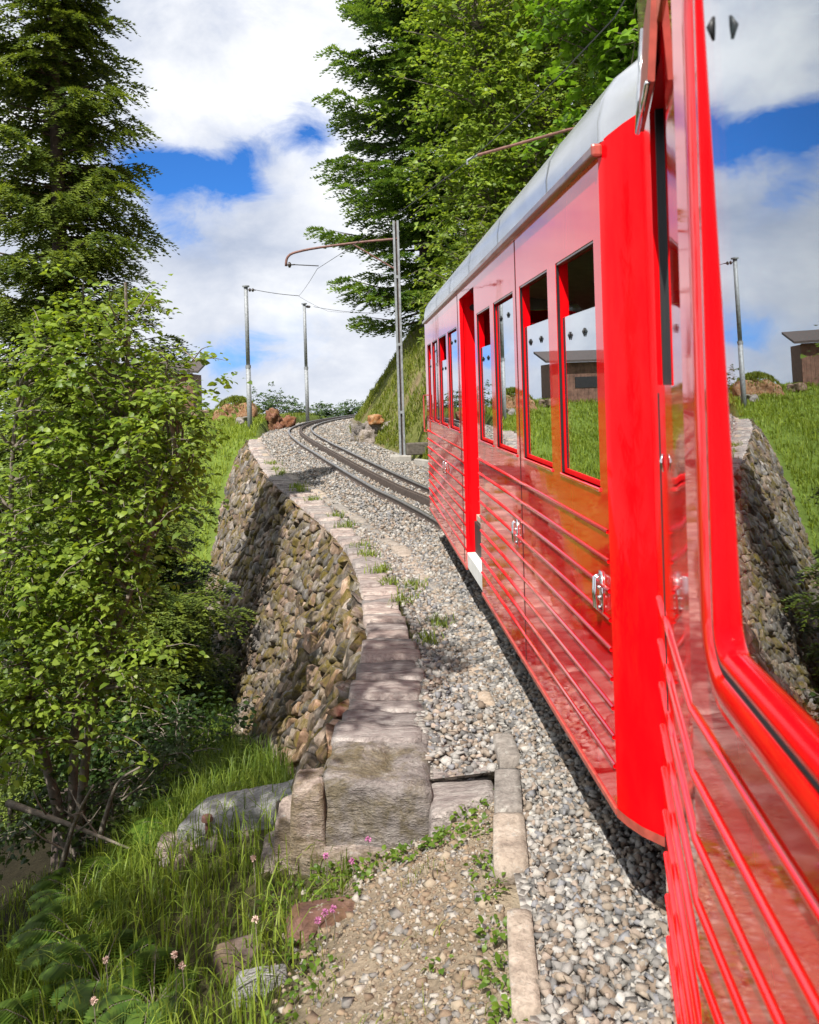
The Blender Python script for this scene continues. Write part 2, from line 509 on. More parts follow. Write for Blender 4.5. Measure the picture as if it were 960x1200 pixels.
GP = np.array([(.35, 2.0, -.07), (.33, 2.9, -.08), (.36, 3.5, -.08), (.42, 4.5, -.10), (.30, 4.95, -.22), (-.1, 4.9, -.40), (-.6, 4.9, -.50), (-.4, 3.9, -.36), (-.3, 3, -.27), (-.2, 2, -.2),
    (-1, 4, -.66), (-1.2, 3, -.66), (-2, 4.3, -1.1), (-3, 4, -1.7), (-1.6, 6.2, -.98), (-.8, 5.6, -.62), (-.8, 5.2, -.55), (-1.05, 6.6, -.95), (-2.2, 7.6, -1.55),
    (-1.31, 8, -1.4), (-2.39, 10.94, -2.6), (-3.3, 14.16, -3.3), (-5.75, 22.5, -3.7), (-6.9, 29, -2.3), (-7.6, 35, -.7), (-7.65, 30, -2.15), (-10.6, 40, -.4),
    (-8.3, 40, .45), (-8.6, 43, .9), (-11, 45, 1.2), (-15, 45, 1.1), (-20, 45, .6), (-8.4, 50, .75), (-8, 56, .4), (-6.5, 62, .1), (-10, 62, -1.5), (-20, 60, -3), (-10, 80, -10), (-40, 80, -14), (-40, 40, -4),
    (-30, 25, -7), (-3, 9, -2.35), (-2.6, 7.6, -1.8), (-4.2, 9.6, -3.1), (-5.0, 11, -3.4), (-5, 13, -4.2), (-7, 16, -5.2), (-9, 22, -5.2), (-8.5, 26, -4.1), (-12, 30, -3.6), (-14, 18, -7), (-20, 12, -9),
    (-10, 8, -6), (-6, 5, -3.6), (-5, 0, -3), (-2, 0, -1.2), (-10, -5, -6), (-1, -5, -.8), (.3, -5, -.12), (.35, 0, -.08), (-30, 0, -14), (-60, 20, -22), (-60, 90, -25), (-7.4, 37, .1), (-7.7, 45, .6)], float)
_CR = catmull(CAPR, .2)
def _k(A, B): return np.sqrt(((A[:, None, :2] - B[None, :, :2]) ** 2).sum(-1) + 0.02)
_W = np.linalg.solve(np.block([[_k(GP, GP), np.ones((len(GP), 1))], [np.ones((1, len(GP))), np.zeros((1, 1))]]), np.append(GP[:, 2], 0))


def ground(x, y, rough=True):
    x = np.asarray(x, float).ravel(); y = np.asarray(y, float).ravel()
    q = np.column_stack([x, y])
    zl = np.concatenate([_k(q[i:i + 20000], GP) @ _W[:-1] + _W[-1] for i in range(0, len(q), 20000)])
    if rough:
        far = np.clip(y / 20, 0.35, 1.5)
        zl = zl + 0.22 * far * fbm(np.column_stack([x * .6, y * .6, 0 * x]), 3, 4) * np.clip((xl_edge(y) - x) * 1.5, 0, 1)
    # bank on the right of the track
    toe = xcen(y) + 2.25
    o = np.maximum(x - toe, 0)
    k = np.clip((56 - y) / 16, 0, 1); k = k * k * (3 - 2 * k)
    hb = np.where(o < 3, 1.5 * o, 4.5 + 0.8 * (o - 3))
    hb = hb * k + np.where(y > 50, -np.maximum(y - 58, 0) * 0.15, 0)
    if rough: hb = hb + 0.9 * fbm(np.column_stack([x * .5, y * .5, 0 * x + 5]), 9, 4) * np.clip(o, 0, 1)
    zr = rise(y) - 0.06 + hb
    bed = np.where((x > np.interp(y, _CR[:, 1], _CR[:, 0]) - .12) | (y < 4.95) | (y > 35.4), rise(y) - np.where((y < 6) & (y > 4.93), .22, .09), rise(y) - 0.40)
    z = np.where(x > toe, zr, bed)
    z = np.where(x < xl_edge(y), zl, z)
    return z


def nonuni(a, b, near, f0, grow, mx):
    """coordinates from a to b, fine at near"""
    up_, dn = [near], [near]
    s = f0
    while up_[-1] < b: up_.append(up_[-1] + s); s = min(s * grow, mx)
    s = f0
    while dn[-1] > a: dn.append(dn[-1] - s); s = min(s * grow, mx)
    return np.array(dn[::-1][:-1] + up_)


gx = nonuni(-130, 110, -0.8, 0.055, 1.022, 8)
gy = nonuni(-40, 260, 4.2, 0.06, 1.017, 8)
GX, GY = np.meshgrid(gx, gy)
gz = ground(GX, GY)
far_drop = np.maximum(GY.ravel() - 75, 0) * 0.35
gz = gz - far_drop
Vg = np.column_stack([GX.ravel(), GY.ravel(), gz])
nx_, ny_ = len(gx), len(gy)
ii = (np.arange(ny_ - 1)[:, None] * nx_ + np.arange(nx_ - 1)[None]).ravel()
Fg = np.column_stack([ii, ii + 1, ii + nx_ + 1, ii + nx_])
x, y = Vg[:, 0], Vg[:, 1]
nz = fbm(Vg * [.9, .9, 0] + [0, 0, 3], 21, 4)
nz2 = fbm(Vg * [4, 4, 0] + [0, 0, 8], 31, 4)
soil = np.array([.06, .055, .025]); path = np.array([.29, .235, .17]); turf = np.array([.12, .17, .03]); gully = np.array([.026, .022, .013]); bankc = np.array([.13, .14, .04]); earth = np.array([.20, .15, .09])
cg = np.tile(soil, (len(Vg), 1))
wp = np.clip((x + .62 + nz * .5 + nz2 * .4) / .25, 0, 1) * (y < 5.2) * (x < 1)
cg = cg * (1 - wp[:, None]) + path * wp[:, None]
wt = np.clip((y - 17) / 6, 0, 1) * (x < xl_edge(y))
cg = cg * (1 - wt[:, None]) + turf * wt[:, None]
wg = np.clip((-x - 2.3 + nz) / .8, 0, 1) * np.clip((20 - y) / 5, 0, 1)  # gully zone: soil colour darkened to imitate shade under the trees
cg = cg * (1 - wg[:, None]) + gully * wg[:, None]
wb = (x > xcen(y) + 2.2).astype(float)
bk = bankc + (earth - bankc) * np.clip(nz * 3.5 + nz2 * 2, 0, 1)[:, None]
cg = cg * (1 - wb[:, None]) + bk * wb[:, None]
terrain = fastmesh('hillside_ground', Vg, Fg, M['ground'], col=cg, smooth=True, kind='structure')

def bed_z(x, y):
    d = np.clip((1.35 - np.abs(x - xcen(y))) / .45, 0, 1)
    low = .11 * np.clip((5.7 - y) / .7, 0, 1) * np.clip((np.interp(y, KS[:, 1], KS[:, 0]) - .03 - x) / .06, 0, 1)
    return rise(y) - .01 + .075 * d * d * (3 - 2 * d) - low

# ballast bed: one sheet between wall or kerb and the bank
by = nonuni(-9, 76, 4, 0.10, 1.01, 0.5)
rows = []
for yy in by:
    x0 = xl_edge(yy) + (0.05 if yy < 4.95 else 0.45 if yy < 12 else 0.3)
    x1 = xcen(yy) + 2.5
    t_ = np.linspace(0, 1, 18)
    xs = x0 + (x1 - x0) * t_
    zz = bed_z(xs, yy) - 0.02 + 0.03 * fbm(np.column_stack([xs * 3, 0 * xs + yy * 3, 0 * xs]), 5, 3)
    rows.append(np.column_stack([xs, 0 * xs + yy, zz]))
Vb = np.concatenate(rows)
ii = (np.arange(len(by) - 1)[:, None] * 18 + np.arange(17)[None]).ravel()
fastmesh('ballast_bed', Vb, np.column_stack([ii, ii + 1, ii + 19, ii + 18]), M['ballast'], smooth=True, kind='structure')

# ------------------------------------------------------------------ loose stone geometry
def ico():
    p = (1 + 5 ** .5) / 2
    v = np.array([(-1, p, 0), (1, p, 0), (-1, -p, 0), (1, -p, 0), (0, -1, p), (0, 1, p), (0, -1, -p), (0, 1, -p), (p, 0, -1), (p, 0, 1), (-p, 0, -1), (-p, 0, 1)], float)
    v /= np.linalg.norm(v[0])
    f = np.array([(0, 11, 5), (0, 5, 1), (0, 1, 7), (0, 7, 10), (0, 10, 11), (1, 5, 9), (5, 11, 4), (11, 10, 2), (10, 7, 6), (7, 1, 8), (3, 9, 4), (3, 4, 2), (3, 2, 6), (3, 6, 8), (3, 8, 9), (4, 9, 5), (2, 4, 11), (6, 2, 10), (8, 6, 7), (9, 8, 1)])
    return v, f
OCT = (np.array([(1, 0, 0), (-1, 0, 0), (0, 1, 0), (0, -1, 0), (0, 0, 1), (0, 0, -1)], float),
       np.array([(0, 2, 4), (2, 1, 4), (1, 3, 4), (3, 0, 4), (2, 0, 5), (1, 2, 5), (3, 1, 5), (0, 3, 5)]))
ICO = ico()
BOX = (np.array([(-1, -1, -1), (1, -1, -1), (1, 1, -1), (-1, 1, -1), (-1, -1, 1), (1, -1, 1), (1, 1, 1), (-1, 1, 1)], float) * .72,
       np.array([(0, 3, 2), (0, 2, 1), (4, 5, 6), (4, 6, 7), (0, 1, 5), (0, 5, 4), (1, 2, 6), (1, 6, 5), (2, 3, 7), (2, 7, 6), (3, 0, 4), (3, 4, 7)]))


def rand_rot(n):
    q = rng.normal(size=(n, 4)); q /= np.linalg.norm(q, axis=1)[:, None]
    a, b_, c_, d = q.T
    return np.stack([np.stack([1 - 2 * (c_ * c_ + d * d), 2 * (b_ * c_ - a * d), 2 * (b_ * d + a * c_)], -1),
                     np.stack([2 * (b_ * c_ + a * d), 1 - 2 * (b_ * b_ + d * d), 2 * (c_ * d - a * b_)], -1),
                     np.stack([2 * (b_ * d - a * c_), 2 * (c_ * d + a * b_), 1 - 2 * (b_ * b_ + c_ * c_)], -1)], 1)


STONE_TONES = np.array([(.31, .295, .275), (.21, .20, .185), (.38, .355, .32), (.14, .135, .13), (.26, .215, .175), (.20, .20, .21), (.39, .37, .345), (.31, .25, .205), (.25, .235, .22), (.22, .17, .13), (.29, .24, .19)])
def stones(C, size, proto, tones=STONE_TONES, flat=0.75):
    n = len(C)
    V0, F0 = proto
    sh = V0[None] + rng.uniform(-.38, .38, (n, len(V0), 3))
    sh = sh * rng.uniform(.5, 1.25, (n, 1, 3)) * np.asarray(size).reshape(-1, 1, 1)
    R = rand_rot(n)
    sh = np.einsum('nij,nkj->nki', R, sh)
    sh[:, :, 2] *= flat
    V = (sh + C[:, None]).reshape(-1, 3)
    F = (F0[None] + (np.arange(n) * len(V0))[:, None, None]).reshape(-1, 3)
    c = tones[rng.integers(0, len(tones), n)] * rng.uniform(.75, 1.15, (n, 1))
    return V, F, np.repeat(c, len(V0), 0)


def merge(parts):
    Vs, Fs, Cs, o = [], [], [], 0
    for V, F, c in parts:
        Vs.append(V); Fs.append(F + o); Cs.append(c); o += len(V)
    return np.concatenate(Vs), np.concatenate(Fs), np.concatenate(Cs)


def bed_scatter(n, y0, y1, xa, xb, z=-0.02):
    yy = rng.uniform(y0, y1, n)
    lo, hi = xa(yy), xb(yy)
    xx = lo + (hi - lo) * rng.random(n)
    return np.column_stack([xx, yy, bed_z(xx, yy) + z + .008 + rng.uniform(-.008, .022, n)])

kx = lambda y: np.interp(y, KS[:, 1], KS[:, 0])
capr = catmull(CAPR, 0.2)
cx = lambda y: np.interp(y, capr[:, 1], capr[:, 0])
parts = []
C = bed_scatter(17500, 2.0, 6.2, lambda y: kx(y) + .07, lambda y: 0 * y + 1.75)
parts.append(stones(C, rng.uniform(.011, .027, len(C)), BOX))
C = bed_scatter(17000, 6.2, 12.5, lambda y: kx(y) - .10, lambda y: 0 * y + 1.7)
parts.append(stones(C, rng.uniform(.016, .034, len(C)), BOX))
C = bed_scatter(5200, 5.05, 13.5, lambda y: cx(y) - .0, lambda y: kx(y) + .02, -0.03)
parts.append(stones(C, rng.uniform(.010, .034, len(C)), BOX))
C = bed_scatter(13000, 12.5, 26, lambda y: cx(y) + .02, lambda y: xcen(y) + 2.1)
parts.append(stones(C, rng.uniform(.03, .052, len(C)), OCT))
C = bed_scatter(9000, 26, 64, lambda y: np.where(y < 35, cx(y), xcen(y) - 1.7), lambda y: xcen(y) + 2.1)
parts.append(stones(C, rng.uniform(.045, .08, len(C)), OCT))
C = np.column_stack([rng.uniform(.04, .46, 260), rng.uniform(5.20, 5.50, 260), rng.uniform(-.10, -.045, 260)])
parts.append(stones(C, rng.uniform(.014, .034, 260), BOX))
V, F, c = merge(parts)
fastmesh('ballast_gravel', V, F, M['stone'], col=c, label='grey crushed ballast stones heaped along the railway track', cat='gravel', kind='stuff')

# pebbles on the dirt path
n = 9000
px_ = rng.uniform(-.75, .42, n); py_ = rng.uniform(2.4, 5.0, n)
keep = rng.random(n) < np.clip((px_ + .75) / .7, .08, 1)
px_, py_ = px_[keep], py_[keep]
keep = px_ < kx(py_) - .05
px_, py_ = px_[keep], py_[keep]
C = np.column_stack([px_, py_, ground(px_, py_) + .002])
PATH_TONES = np.array([(.30, .245, .18), (.36, .32, .27), (.24, .18, .12), (.20, .185, .17), (.36, .33, .29), (.27, .20, .135), (.22, .16, .11)])
V, F, c = stones(C, np.clip(rng.lognormal(-4.85, .6, len(C)), .003, .034), BOX, PATH_TONES, .6)
fastmesh('path_pebbles', V, F, M['stone'], col=c, label='tan and grey pebbles strewn over the dirt path', cat='pebbles', kind='stuff')

# ------------------------------------------------------------------ the rack railway track
track = empty('rack_railway_track', (xcen(20), 20, 0), label='narrow rack railway track curving uphill out of sight', cat='railway track')
tinv = Matrix.Translation((-float(xcen(20)), -20, 0))
def tpart(name, mb, mt_, **k):
    o = mb.build(name, mt_, track, **k); o.matrix_parent_inverse = tinv; return o
head = [(-.03, 0), (-.03, .02), (-.024, .028), (.024, .028), (.03, .02), (.03, 0)]
foot = [(-.05, -.11), (-.05, -.10), (-.01, -.085), (-.01, -.0), (.01, -.0), (.01, -.085), (.05, -.10), (.05, -.11)]
for off in (0.0, 1.0):
    r_ = tpart('rail', MB().sweep(track_line(off, .172), head), M['railtop'])
    f_ = MB().sweep(track_line(off, .172), foot).build('rail_web', M['railside'], r_)
mb = MB()
for off in (.455, .545):
    mb.sweep(track_line(off, .16), [(-.016, -.09), (-.016, .05), (.016, .05), (.016, -.09)])
rack = tpart('rack_rail', mb, M['railside'])
teeth = MB()
tl = track_line(.5, .2)
sd = np.concatenate([[0], np.cumsum(np.linalg.norm(np.diff(LRS, axis=0), axis=1))])
for s in np.arange(20, 62, 0.14):
    p = np.array([np.interp(s, sd, tl[:, k]) for k in range(3)])
    teeth.box((p[0] - .03, p[1] - .03, p[2] - .06), (p[0] + .03, p[1] + .03, p[2] - .002))
teeth.build('rack_teeth', M['railside'], rack, kind='stuff')
smb = MB().box((-.85, -.11, -.07), (.85, .11, 0.0))
sl0 = None
for s in np.arange(1, sd[-1] - 1, 0.68):
    k = int(np.searchsorted(sd, s))
    p, nrm = CEN[k], TN[k]
    if sl0 is None:
        o = tpart('sleeper', smb, M['sleeper'], bevel=.012); sl0 = o
    else:
        o = sl0.copy(); COL.objects.link(o)
    o.location = (p[0], p[1], float(rise(p[1])) + .052 - .02 * (random.random()))
    o.rotation_euler = (0, 0, math.atan2(nrm[1], nrm[0]))
    o.matrix_parent_inverse = tinv

# ------------------------------------------------------------------ rough blocks
def rough_block(P8, nu, nv, nw, amp, seed, freq=6.0, lump=0.0, ex=12):
    """hexahedron from 8 corners (bottom 4, top 4), gridded on its six faces and roughened"""
    P8 = np.array(P8, float)
    def tri(u, v, w_):
        b = (P8[0] * ((1 - u) * (1 - v))[:, None] + P8[1] * (u * (1 - v))[:, None] + P8[2] * (u * v)[:, None] + P8[3] * ((1 - u) * v)[:, None])
        tt = (P8[4] * ((1 - u) * (1 - v))[:, None] + P8[5] * (u * (1 - v))[:, None] + P8[6] * (u * v)[:, None] + P8[7] * ((1 - u) * v)[:, None])
        return b * (1 - w_)[:, None] + tt * w_[:, None]
    V, F, idx = [], [], {}
    def vid(i, j, k):
        key = (i, j, k)
        if key not in idx:
            idx[key] = len(V); V.append((i / nu, j / nv, k / nw))
        return idx[key]
    for i in range(nu):
        for j in range(nv):
            F.append((vid(i, j, 0), vid(i, j + 1, 0), vid(i + 1, j + 1, 0), vid(i + 1, j, 0)))
            F.append((vid(i, j, nw), vid(i + 1, j, nw), vid(i + 1, j + 1, nw), vid(i, j + 1, nw)))
    for i in range(nu):
        for k in range(nw):
            F.append((vid(i, 0, k), vid(i + 1, 0, k), vid(i + 1, 0, k + 1), vid(i, 0, k + 1)))
            F.append((vid(i, nv, k), vid(i, nv, k + 1), vid(i + 1, nv, k + 1), vid(i + 1, nv, k)))
    for j in range(nv):
        for k in range(nw):
            F.append((vid(0, j, k), vid(0, j, k + 1), vid(0, j + 1, k + 1), vid(0, j + 1, k)))
            F.append((vid(nu, j, k), vid(nu, j + 1, k), vid(nu, j + 1, k + 1), vid(nu, j, k + 1)))
    uvw = np.array(V)
    # soften the corners: pull parameter cube toward a superellipsoid
    q = uvw * 2 - 1
    ln = np.abs(q).max(1); l4 = (np.abs(q) ** ex).sum(1) ** (1 / ex)
    q = q * (ln / np.maximum(l4, 1e-6))[:, None]
    uvw = (q + 1) / 2
    Pt = tri(uvw[:, 0], uvw[:, 1], uvw[:, 2])
    cen = P8.mean(0)
    d = Pt - cen; d /= np.maximum(np.linalg.norm(d, axis=1), 1e-6)[:, None]
    Pt = Pt + d * (amp * 2.2 * fbm(Pt * freq, seed, 3))[:, None]
    if lump: Pt = Pt + d * (lump * 2 * fbm(Pt * freq * .35, seed + 7, 2))[:, None]
    return Pt, np.array(F)


def block(name, P8, mt_, parent=None, n=(4, 4, 3), amp=.02, seed=0, freq=6.0, smooth=False, lump=0.0, **k):
    V, F = rough_block(P8, *n, amp, seed, freq, lump)
    return fastmesh(name, V, F, mt_, parent, smooth=smooth, **k)


# ------------------------------------------------------------------ the retaining wall
wall = empty('stone_retaining_wall', (-1.5, 11, -2.4), label='tall curving rubble stone retaining wall below the track, flat coping on top', cat='stone wall')
winv = Matrix.Translation((1.5, -11, 2.4))
TOPP = catmull([(a, b_, float(rise(b_)) - .05) for a, b_ in CAPL], .1)
tS = np.concatenate([[0], np.cumsum(np.linalg.norm(np.diff(TOPP, axis=0), axis=1))])
cum = np.concatenate([[0], np.cumsum(np.linalg.norm(np.diff(np.array(CAPL), axis=0), axis=1))])
BS = np.array(BASE)
SL = tS[-1]


def face(s, v):
    """s metres along the coping, v 0..1 from coping to foot"""
    s = np.asarray(s, float); v = np.asarray(v, float)
    tp = np.column_stack([np.interp(s, tS, TOPP[:, k]) for k in range(3)])
    q = np.interp(s, tS, np.linspace(0, 1, len(tS))) if False else np.interp(s, cum * SL / cum[-1], np.arange(len(CAPL)))
    bs = np.column_stack([np.interp(q, np.arange(len(BS)), BS[:, k]) for k in range(3)])
    p = tp * (1 - v)[:, None] + bs * v[:, None]
    # slight bulge of the old masonry
    bl = 0.10 * np.sin(np.pi * np.clip(v, 0, 1)) + 0.35 * fbm(p * .55, 77, 3) * np.clip(v * 4, 0, 1)
    p[:, 0] -= bl
    return p


def face_h(s):
    a = face(np.array([s]), np.array([0.0]))[0]; b_ = face(np.array([s]), np.array([1.0]))[0]
    return float(np.linalg.norm(a - b_))

# mortar backing
ns, nv_ = 220, 34
S, Vv = np.meshgrid(np.linspace(0.0, SL, ns), np.linspace(0, 1.06, nv_))
P = face(S.ravel(), Vv.ravel()) + np.array([.035, .01, 0])
P += 0.05 * fbm(P * 5, 3, 3)[:, None] * np.array([-1, -.3, 0])
ii = (np.arange(nv_ - 1)[:, None] * ns + np.arange(ns - 1)[None]).ravel()
o = fastmesh('mortar_backing', P, np.column_stack([ii, ii + ns, ii + ns + 1, ii + 1]), M['mortar'], wall, smooth=True)
o.matrix_parent_inverse = winv

# Voronoi-cut rubble stones
seeds = []
s = 0.05
while s < SL - .05:
    big_ = 1.0 + 0.6 * np.clip((s - 9) / 12, 0, 1)
    cw = 0.24 * big_
    H = face_h(s); ch = 0.15 * big_
    nrow = max(2, int(H / ch))
    for j in range(nrow):
        if random.random() < .22: continue
        seeds.append((s + cw * random.uniform(-.42, .42) + (cw / 2 if j % 2 else 0), (j + .5 + random.uniform(-.36, .36)) / nrow * H, H))
    s += cw
seeds = np.array(seeds)


def clip(poly, a, b_):
    """keep the side of poly nearer to a than to b"""
    mid = (a + b_) / 2; nrm = b_ - a
    outp = []
    for i in range(len(poly)):
        p, q = poly[i], poly[(i + 1) % len(poly)]
        dp, dq = (p - mid) @ nrm, (q - mid) @ nrm
        if dp <= 0: outp.append(p)
        if dp * dq < 0: outp.append(p + (q - p) * (dp / (dp - dq)))
    return outp


cells = []
for i in range(len(seeds)):
    s0, v0, H = seeds[i]
    a = np.array([s0, v0]) * [0.75, 1.0]
    dd = (seeds[:, 0] - s0) ** 2 * .56 + (seeds[:, 1] - v0) ** 2
    near = np.argsort(dd)[1:15]
    poly = [a + np.array(q) * .5 for q in ((-1, -1), (1, -1), (1, 1), (-1, 1))]
    for j in near:
        poly = clip(poly, a, seeds[j, :2] * [0.75, 1.0])
        if len(poly) < 3: break
    if len(poly) < 3: continue
    poly = np.array(poly) / [0.75, 1.0]
    cells.append((poly, H, s0))


def stone_mesh(poly, H, s0, k):
    cen = poly.mean(0)
    rs = random.random()
    ht = random.uniform(.006, .06) * (1.3 if s0 > 12 else 1.0)
    # round the outline: add mid points pushed in at corners
    n0 = len(poly)
    ring = []
    for q in range(n0):
        p, nx2 = poly[q], poly[(q + 1) % n0]
        ring.append(p * .93 + cen * .07)
        ring.append((p + nx2) / 2)
    ring = np.array(ring)
    gap = .955 - .05 * rs
    rings = [(gap, -.04), (gap * .985, ht * .6), (gap * .90, ht), (gap * .45, ht * 1.05)]
    pts, hts = [], []
    for g_, h_ in rings:
        rr = cen + (ring - cen) * g_
        pts.append(rr); hts.append(np.full(len(rr), h_))
    pts.append(cen[None]); hts.append(np.array([ht * 1.1]))
    pts = np.concatenate(pts); hts = np.concatenate(hts)
    P0 = face(pts[:, 0], np.clip(pts[:, 1] / H, 0, 1.05))
    e = .05
    dS = face(pts[:, 0] + e, pts[:, 1] / H) - face(pts[:, 0] - e, pts[:, 1] / H)
    dV = face(pts[:, 0], pts[:, 1] / H + .02) - face(pts[:, 0], pts[:, 1] / H - .02)
    N = np.cross(dV, dS); N /= np.linalg.norm(N, axis=1)[:, None]
    N = np.where(N[:, :1] > 0, -N, N)
    tilt = (pts - cen) @ np.array([random.uniform(-.3, .3), random.uniform(-.3, .3)])
    jit = .06 * fbm(P0 * 11 + k * 3.1, 5, 3)
    hh = np.where(hts > 0, hts + tilt + jit, hts)
    V = P0 + N * hh[:, None]
    m_ = len(ring)
    F = []
    for r_ in range(3):
        for q in range(m_):
            a = r_ * m_ + q; b_ = r_ * m_ + (q + 1) % m_
            F.append((a, b_, b_ + m_)); F.append((a, b_ + m_, a + m_))
    for q in range(m_):
        F.append((3 * m_ + q, 3 * m_ + (q + 1) % m_, 4 * m_))
    return V, np.array(F)


built = []
for k, (poly, H, s0) in enumerate(cells):
    V, F = stone_mesh(poly, H, s0, k)
    cen = V[-1]
    area = (np.ptp(poly[:, 0]) * np.ptp(poly[:, 1])) / cen[1] ** 2
    built.append((area, V, F))
def stone_tone():
    return np.array([(1, 1, 1), (1.12, .98, .86), (.92, .97, 1.03), (1.1, .92, .82), (1.0, 1.0, .95)][random.randrange(5)]) * random.choice([.55, .75, .9, 1.0, 1.15, 1.4])
built.sort(key=lambda q: -q[0])
for area, V, F in built[:300]:
    o = fastmesh('stone', V, F, M['wallstone'], wall, col=np.tile(stone_tone(), (len(V), 1)))
    o.matrix_parent_inverse = winv
# the smaller far ones: joined by tone so that neighbours still differ
V, F, _ = merge([(V, F, np.tile(stone_tone(), (len(V), 1))) for a_, V, F in built[300:]])
o = fastmesh('small_stones', V, F, M['wallstone'], wall, col=_, kind='stuff')
o.matrix_parent_inverse = winv

# coping: slabs laid across the wall
CR = catmull(CAPR, .1)
rS = np.linspace(0, SL, len(CR))
def edge_pts(s):
    l = np.array([np.interp(s, tS, TOPP[:, k]) for k in range(3)])
    r_ = np.array([np.interp(s / SL, np.linspace(0, 1, len(CR)), CR[:, k]) for k in range(2)])
    # right edge abreast of the left point
    d = np.array([np.interp(s + .1, tS, TOPP[:, k]) - np.interp(s - .1, tS, TOPP[:, k]) for k in range(2)])
    d /= np.linalg.norm(d)
    k = np.argmin(np.abs((CR[:, :2] - l[:2]) @ d))
    return l, np.array([CR[k, 0], CR[k, 1], l[2]])
s = 0.40
k = 0
while s < SL - .3:
    ln = random.uniform(.13, .30) * (1.3 if s < 2 else 1.0) * (1 + .5 * np.clip((s - 14) / 10, 0, 1))
    l0, r0 = edge_pts(s); l1, r1 = edge_pts(s + ln - .016)
    top = random.uniform(.025, .085); thick = .20
    jl, jr = random.uniform(-.05, .02), random.uniform(-.10, .07)
    tz = random.uniform(-.02, .02)
    def at(l, r_, q, z): return l + (r_ - l) * q + np.array([0, 0, z])
    P8 = [at(l0, r0, jl, -thick + .05), at(l0, r0, 1 + jr, -thick + .05), at(l1, r1, 1 + jr, -thick + .05), at(l1, r1, jl, -thick + .05),
          at(l0, r0, jl, top + tz), at(l0, r0, 1 + jr, top - .01), at(l1, r1, 1 + jr + random.uniform(-.04, .04), top - .01), at(l1, r1, jl, top - tz)]
    o = block('coping_stone', P8, M['capstone'], wall, (9, 3, 2), .03, k, 6.0)
    o.matrix_parent_inverse = winv
    s += ln; k += 1
# big end blocks of the wall
P8 = [(-.64, 4.86, -.62), (.10, 4.78, -.62), (.08, 5.55, -.6), (-.66, 5.6, -.6), (-.585, 4.90, -.03), (.06, 4.82, -.08), (.06, 5.55, -.02), (-.565, 5.55, -.02)]
o = block('end_block', P8, M['mossrock'], wall, (34, 30, 20), .055, 409, 5.5, lump=.012); o.matrix_parent_inverse = winv
P8 = [(-.70, 4.80, -.66), (.12, 4.72, -.66), (.12, 5.2, -.66), (-.70, 5.2, -.66), (-.69, 4.80, -.40), (.12, 4.72, -.40), (.12, 5.2, -.40), (-.68, 5.2, -.40)]
o = block('footing_block', P8, M['mossrock'], wall, (14, 6, 5), .05, 405, 3.5, lump=.03); o.matrix_parent_inverse = winv
P8 = [(.02, 4.72, -.5), (.50, 4.86, -.5), (.52, 5.45, -.4), (.02, 5.45, -.4), (.04, 4.76, -.13), (.46, 4.86, -.07), (.48, 5.4, .03), (.03, 5.4, .03)]
for kk, (cx_, cy_, sx_, sy_, zb_, zt_) in enumerate([(-.76, 5.04, .13, .13, -1.0, -.24), (-.66, 4.98, .11, .16, -1.0, -.06), (-.88, 5.06, .10, .12, -1.0, -.46)]):
    P8s = [(cx_ - sx_ * 1.2, cy_ - sy_, zb_), (cx_ + sx_ * 1.2, cy_ - sy_, zb_), (cx_ + sx_ * 1.2, cy_ + sy_, zb_), (cx_ - sx_ * 1.2, cy_ + sy_, zb_), (cx_ - sx_ * .8, cy_ - sy_ * .7, zt_ - .03), (cx_ + sx_ * .9, cy_ - sy_ * .8, zt_), (cx_ + sx_ * .9, cy_ + sy_, zt_ + .03), (cx_ - sx_ * .8, cy_ + sy_, zt_)]
    o = block('corner_block', P8s, M['mossrock'], wall, (8, 8, 16), .035, 431 + kk, 6.0, lump=.02); o.matrix_parent_inverse = winv
P8 = [(.02, 4.70, -.5), (.46, 4.84, -.5), (.46, 5.32, -.5), (.02, 5.32, -.5), (.04, 4.74, -.17), (.42, 4.86, -.10), (.44, 5.30, -.07), (.04, 5.30, -.09)]
o = block('side_block', P8, M['capstone'], wall, (10, 12, 6), .03, 411, 3.0, lump=.02); o.matrix_parent_inverse = winv

# ------------------------------------------------------------------ kerb slabs at the ballast edge
kerb = empty('ballast_kerb', (.45, 4.4, 0), label='broken line of tan kerb slabs between ballast and path', cat='kerb')
kinv = Matrix.Translation((-.45, -4.4, 0))
kd = np.concatenate([[0], np.cumsum(np.linalg.norm(np.diff(KS, axis=0), axis=1))])
def kpt(s): return np.array([np.interp(s, kd, KS[:, 0]), np.interp(s, kd, KS[:, 1])])
s0y = lambda y: float(np.interp(y, KS[:, 1], kd))
pieces = [(2.2, 3.0, .10, -.01), (3.0, 3.62, .11, .0), (3.90, 4.37, .165, .03), (4.375, 4.85, .15, .04), (5.02, 5.4, .13, .015), (5.9, 6.15, .10, .01), (6.5, 6.75, .12, .01), (7.4, 7.75, .14, .012), (8.2, 8.6, .12, .01), (9.3, 9.65, .15, .012)]
yk = 9.8
while yk < 36:
    ln = random.uniform(.45, 1.1); pieces.append((yk, yk + ln, random.uniform(.14, .24) if yk < 14 else .2, random.uniform(.0, .03))); yk += ln + (.02 if random.random() < .6 else random.uniform(.2, .8))
for k, (ya, yb, wd, z) in enumerate(pieces):
    a, b_ = kpt(s0y(ya)), kpt(s0y(yb) - .01)
    d = (b_ - a) / np.linalg.norm(b_ - a); nn = np.array([d[1], -d[0]]) * wd / 2
    zz = [float(rise(ya)), float(rise(yb))]
    cs = [a - nn, a + nn, b_ + nn, b_ - nn]
    P8 = [(*q, zz[i // 2] - .12) for i, q in enumerate(cs)] + [(*q, zz[i // 2] + z) for i, q in enumerate(cs)]
    o = block('kerb_slab', P8, M['kerb'], kerb, (4, 12, 2), .006, 500 + k, 9.0); o.matrix_parent_inverse = kinv

